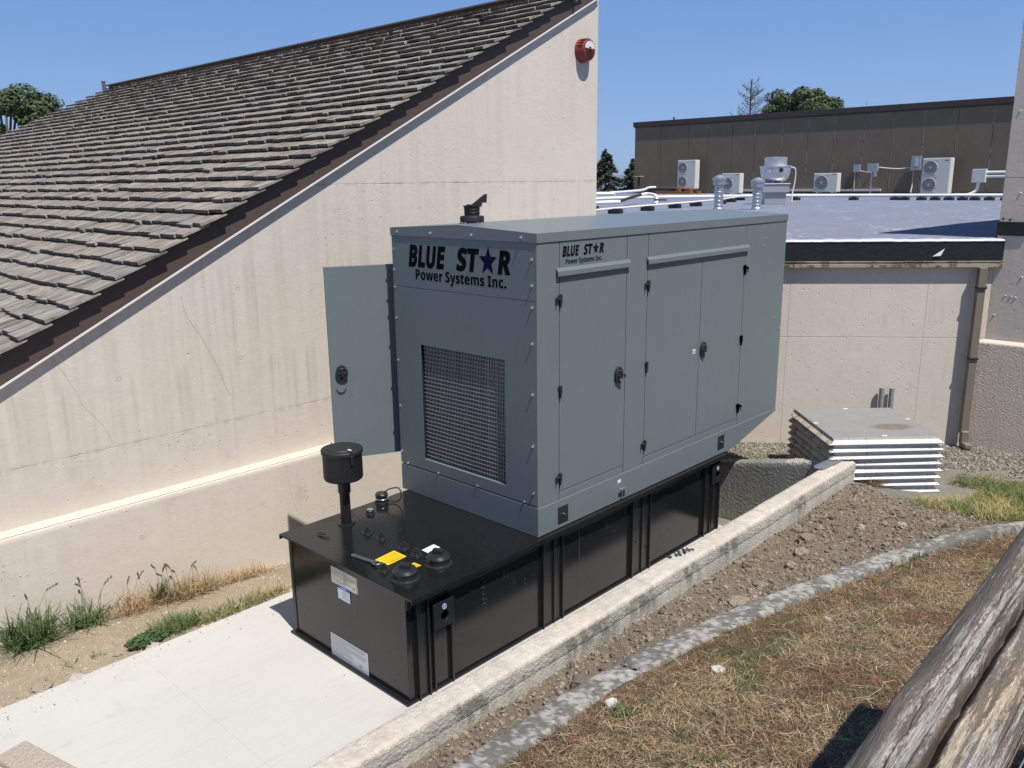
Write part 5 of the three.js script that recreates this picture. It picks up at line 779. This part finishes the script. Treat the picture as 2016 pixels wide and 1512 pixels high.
/* ------------------------------------------------------------------ trees */
function leafCrown(n, shell, size, cols, parent, normalUp = .5) { // many leaf-sized faces in clumps
  const bins = cols.map(() => [[], []]);
  for (let i = 0; i < n; i++) { const [x, y, z, nx, ny, nz] = shell(); const b = bins[Math.floor(rnd() * cols.length)]; const s = size * rr(.6, 1.25), N = V(nx + rr(-.8, .8), ny + rr(-.5, .9), nz + rr(-.8, .8)).normalize(), T = V(rr(-1, 1), rr(-1, 1), rr(-1, 1)).cross(N).normalize(), B = N.clone().cross(T); const P = [[-.5, 0], [0, -.32], [.55, 0], [0, .32]].map(([a, c]) => [x + s * (T.x * a + B.x * c), y + s * (T.y * a + B.y * c), z + s * (T.z * a + B.z * c)]); b[0].push(...P[0], ...P[1], ...P[2], ...P[0], ...P[2], ...P[3]); for (let k = 0; k < 6; k++) b[1].push(N.x, N.y, N.z); }
  bins.forEach(([p, q], i) => { const g = new THREE.BufferGeometry(); g.setAttribute('position', new THREE.Float32BufferAttribute(p, 3)); g.setAttribute('normal', new THREE.Float32BufferAttribute(q, 3)); part('crown', raw(g), mat(cols[i], .75, { side: THREE.DoubleSide }), parent); });
}
function broadleaf(label, x, y, z, h, w, nCl, nLeaf, size, cols, trunkTop, group) {
  const t = thing('broadleaf_tree', label, 'tree', [x, y, z], 0, group); const bark = mat([.10, .085, .065], .95);
  part('trunk', rod(V(0, 0, 0), V(.1, trunkTop, 0), .32, 9, .2), bark, t);
  const cls = []; for (let i = 0; i < nCl; i++) { const a = rnd() * 6.283, e = rr(.0, 1), r = w * .5 * Math.sqrt(1 - (e * 2 - 1) ** 2 * .85) * rr(.55, 1); cls.push([r * Math.cos(a), trunkTop * .8 + (h - trunkTop * .8) * e * rr(.9, 1), r * Math.sin(a), rr(.13, .24) * w * .62]); }
  cls.forEach(([a, b, c]) => { if (rnd() < .7) part('limb', tube([[0, trunkTop * .8, 0], [a * .4, lerp(trunkTop, b, .6), c * .4], [a * .9, b, c * .9]], .06, 8, 5), bark, t); });
  leafCrown(nLeaf, () => { const k = cls[Math.floor(rnd() * cls.length)], u = rr(-1, 1), f = rnd() * 6.283, s = Math.sqrt(1 - u * u), R = k[3] * (.65 + .4 * rnd()); return [k[0] + R * s * Math.cos(f), k[1] + R * u * .72, k[2] + R * s * Math.sin(f), s * Math.cos(f), u + .3, s * Math.sin(f)]; }, size, cols, t);
}
seed = 314;
const GREEN = [[.035, .062, .014], [.05, .085, .02], [.028, .05, .014], [.07, .105, .028]];
broadleaf('big leafy green tree behind the shingled roof at the far left', -49.3, -2, -11.9, 10.15, 7.0, 64, 32000, .24, GREEN, 4.6);
broadleaf('leafy green tree beyond the left frame edge, its edge showing behind the roof', -51, -2, -6.2, 9.4, 6.5, 26, 9000, .28, GREEN, 5);
broadleaf('rounded leafy green tree behind the dark wall', -25.7, 0, -58.0, 9.1, 6.0, 64, 22000, .25, GREEN, 6.0);
{ // nearly bare dead tree
  const t = thing('dead_tree', 'sparse brown dead tree above the dark wall, left of the green crown', 'tree', [-25.2, 0, -49.3]); const bark = mat([.11, .085, .07], .95);
  part('trunk', tube([[0, 0, 0], [.05, 4, .02], [-.02, 7, 0], [0, 9.1, .0]], .05, 20, 7), bark, t);
  const br = [], tw = []; for (let i = 0; i < 60; i++) { const y = rr(5.2, 8.9), a = rnd() * 6.283, L = (9.5 - y) * .42 * rr(.4, 1) + .22, ex = L * Math.cos(a), ez = L * Math.sin(a); br.push(tube([[0, y, 0], [ex * .5, y + L * .15, ez * .5], [ex, y + L * .55, ez]], .016, 8, 4)); for (let k = 0; k < 4; k++) { const s = rr(.4, 1); tw.push(tube([[ex * s, y + L * .5 * s * s, ez * s], [ex * s + rr(-.2, .2), y + L * .5 * s + rr(0, .3), ez * s + rr(-.2, .2)]], .008, 3, 3)); } }
  part('branches', br, bark, t); part('twigs', tw, mat([.14, .10, .085], .95), t);
  leafCrown(900, () => { const y = 5 + 3.2 * rnd() ** 1.6, a = rnd() * 6.283, r = (9.5 - y) * .36 * Math.sqrt(rnd()); return [r * Math.cos(a), y, r * Math.sin(a), 0, 1, 0]; }, .13, [[.14, .10, .06], [.09, .09, .05]], t);
}
function conifer(label, x, y, z, h, w, n) {
  const t = thing('conifer', label, 'tree', [x, y, z]); part('trunk', rod(V(0, 0, 0), V(0, h, 0), .22, 8, .02), mat([.09, .07, .055], .95), t);
  const tiers = []; for (let i = 0; i < 200; i++) { const e = rnd() ** .8, yy = h * (.12 + .87 * e), a = rnd() * 6.283, L = w * .5 * (1 - e) ** .75 * rr(.55, 1.12) + .12; tiers.push([yy, a, L]); }
  leafCrown(n, () => { const [yy, a, L] = tiers[Math.floor(rnd() * tiers.length)], s = Math.sqrt(rnd()), sp = .22 * L * s; return [L * s * Math.cos(a) + rr(-sp, sp), yy - L * .32 * s + rr(-.12, .10), L * s * Math.sin(a) + rr(-sp, sp), Math.cos(a) * .5, 1, Math.sin(a) * .5]; }, .20, [[.022, .042, .016], [.032, .055, .02], [.045, .06, .024], [.075, .065, .03]], t);
}
conifer('dark conifer in the gap beside the gable wall edge', -34.6, -4.5, -46.1, 9.5, 6.0, 20000);
conifer('dark conifer partly hidden by the left end of the dark storey', -33.1, -4.5, -47.4, 8.8, 5.6, 13000);

/* ------------------------------------------------------------------ log fence in front of the viewer */
{
  const t = thing('log_fence', 'weathered split grey log rail of a fence close to the viewer, bottom right', 'fence');
  const R = .07, zA = 4.4, zB = .9, axis = (z) => [2.946 + .0225 * (z - 2.75), 2.0735 - .0121 * (z - 2.75)], [ax, ay] = axis(2.65);
  const LT = 1.25, CI = 2 * Math.PI * R;
  // wood: silvery grey with dark lichen-like patches, brown on the sheltered underside; u around, v along
  const wood = (u, v) => { const g1 = smp(F4, u * 2, v * .42), g2 = smp(F5, u * 3, v * .26), b = smp(F3, u * 2, v * .5), p = smp(F4, u * 1.6 + .3, v * .45), q = smp(F2, u * 1, v * .6); return [g1, g2, b, p, q]; };
  const wTex = colorTex(1024, 2048, (u, v) => { const [g1, g2, b, p, q] = wood(u, v); let t0 = .55 + .5 * (g1 - .3) + .38 * (g2 - .5); const side = sm(.52, .60, u + .06 * (g1 - .5)) * (1 - sm(.72, .80, u)); const dark = clamp(sm(.45, .58, .36 * p + .36 * b + .28 * smp(F5, u * 5, v * 1.4) + .22 * (g1 - .5) + .14 * side) * .88 + .3 * sm(.5, .7, smp(F5, u * 6, v * 2.5))); const fine = .72 + .56 * smp(F5, u * 6, v * .55); let c = [.53, .485, .43].map((k) => k * t0 * fine); const warm = sm(.55, .7, smp(F3, u * .9 + .6, v * .7)); c = c.map((k, i) => k * lerp(1, [1.06, .94, .78][i], warm)); c = c.map((k, i) => lerp(k, [.10, .078, .058][i] * (.6 + .8 * g1), dark)); const un = 1 - sm(.20, .27, u + .05 * (b - .5)); c = c.map((k, i) => lerp(k, [.24, .135, .065][i] * (.5 + 1.1 * g1), un * .85)); const ln = sm(.68, .76, smp(F4, u * 1.7, v * .05 + .4)) * .55; c = c.map((k) => k * (1 - ln)); return c; });
  const wBump = grayTex(1024, 2048, (u, v) => { const [g1, g2, b, p] = wood(u, v); return .55 + .35 * (g1 - .5) + .3 * (g2 - .5) + .2 * (p - .5) - .35 * sm(.68, .76, smp(F4, u * 1.7, v * .05 + .4)); });
  const wm = mat(null, .88, { map: wTex, bumpMap: wBump, bumpScale: .0035 });
  const crackA = 1.30, nA = 320, nL = 420; // angle of the main split, measured from +x towards +y
  const rail = grid(nA, nL, (i, j) => {
    const v = j / nL, z = lerp(zA, zB, v), a = i / nA * Math.PI * 2; const ca = crackA + .10 * (smp(F3, .3, z / 1.6) - .5) + .05 * (smp(F4, .7, z / 1.1) - .5);
    let d = Math.atan2(Math.sin(a - ca), Math.cos(a - ca)); const cw = .070 + .05 * (smp(F3, .6, z / 1.3) - .5);
    let r = R * (1 + .05 * (smp(F2, i / nA * .5, z / 2) - .5) + .02 * (smp(F4, i / nA, z / 1.2) - .5) + .028 * (smp(F3, i / nA * 2, z / 1.1) - .5)); r += .010 * Math.exp(-(((d - .9) / .3) ** 2 + ((z - 2.55) / .07) ** 2));
    r -= .036 * Math.exp(-((d / cw) ** 4)) + .004 * Math.exp(-(((d - .55 - .2 * (smp(F3, .9, z / 1.5) - .5)) / .022) ** 2)) + .003 * Math.exp(-(((d + .42 - .3 * (smp(F3, .2, z / 1.7) - .5)) / .02) ** 2)); r += .004 * Math.exp(-(((d - .16) / .07) ** 2));
    const [X, Y] = axis(z); return [X + r * Math.cos(a), Y + r * Math.sin(a) + .006 * (smp(F2, .5, z / 4) - .5), z];
  });
  { const uv = rail.attributes.uv; for (let j = 0, k = 0; j <= nL; j++) for (let i = 0; i <= nA; i++, k++) uv.setXY(k, i / nA + .25, (lerp(zA, zB, j / nL) - 1.85) / LT); }
  part('rail', rail, wm, t);
  part('wood_knot', [cyl(.006, .004, .010, 0, 0, 0, 9).rotateZ(-.65).translate(ax + .0665, ay + .026, 2.63)], mat([.12, .05, .025], .7), t);
  const pm = wm.clone(); for (const z of [4.1, 1.0]) part('post', rod(V(ax + .01, 0.7, z), V(ax + .01, ay - .05, z), .075, 18), wm, t);
  part('lower_rail', rod(V(ax + .01, 1.45, zB), V(ax + .01, 1.45, zA), .055, 16), wm, t);
  const wires = []; for (let i = 0; i < 14; i++) wires.push(rod(V(ax + .066 + .002 * i, ay - .052 - i * .05, zB), V(ax + .066 + .002 * i, ay - .052 - i * .05, zA), .0013, 5)); for (let z = 1; z < 4.2; z += .05) wires.push(rod(V(ax + .067, ay - .05, z), V(ax + .098, ay - .72, z), .0013, 5));
  part('wire_mesh', wires, M.galv, t);
}

renderer.render(scene, camera);
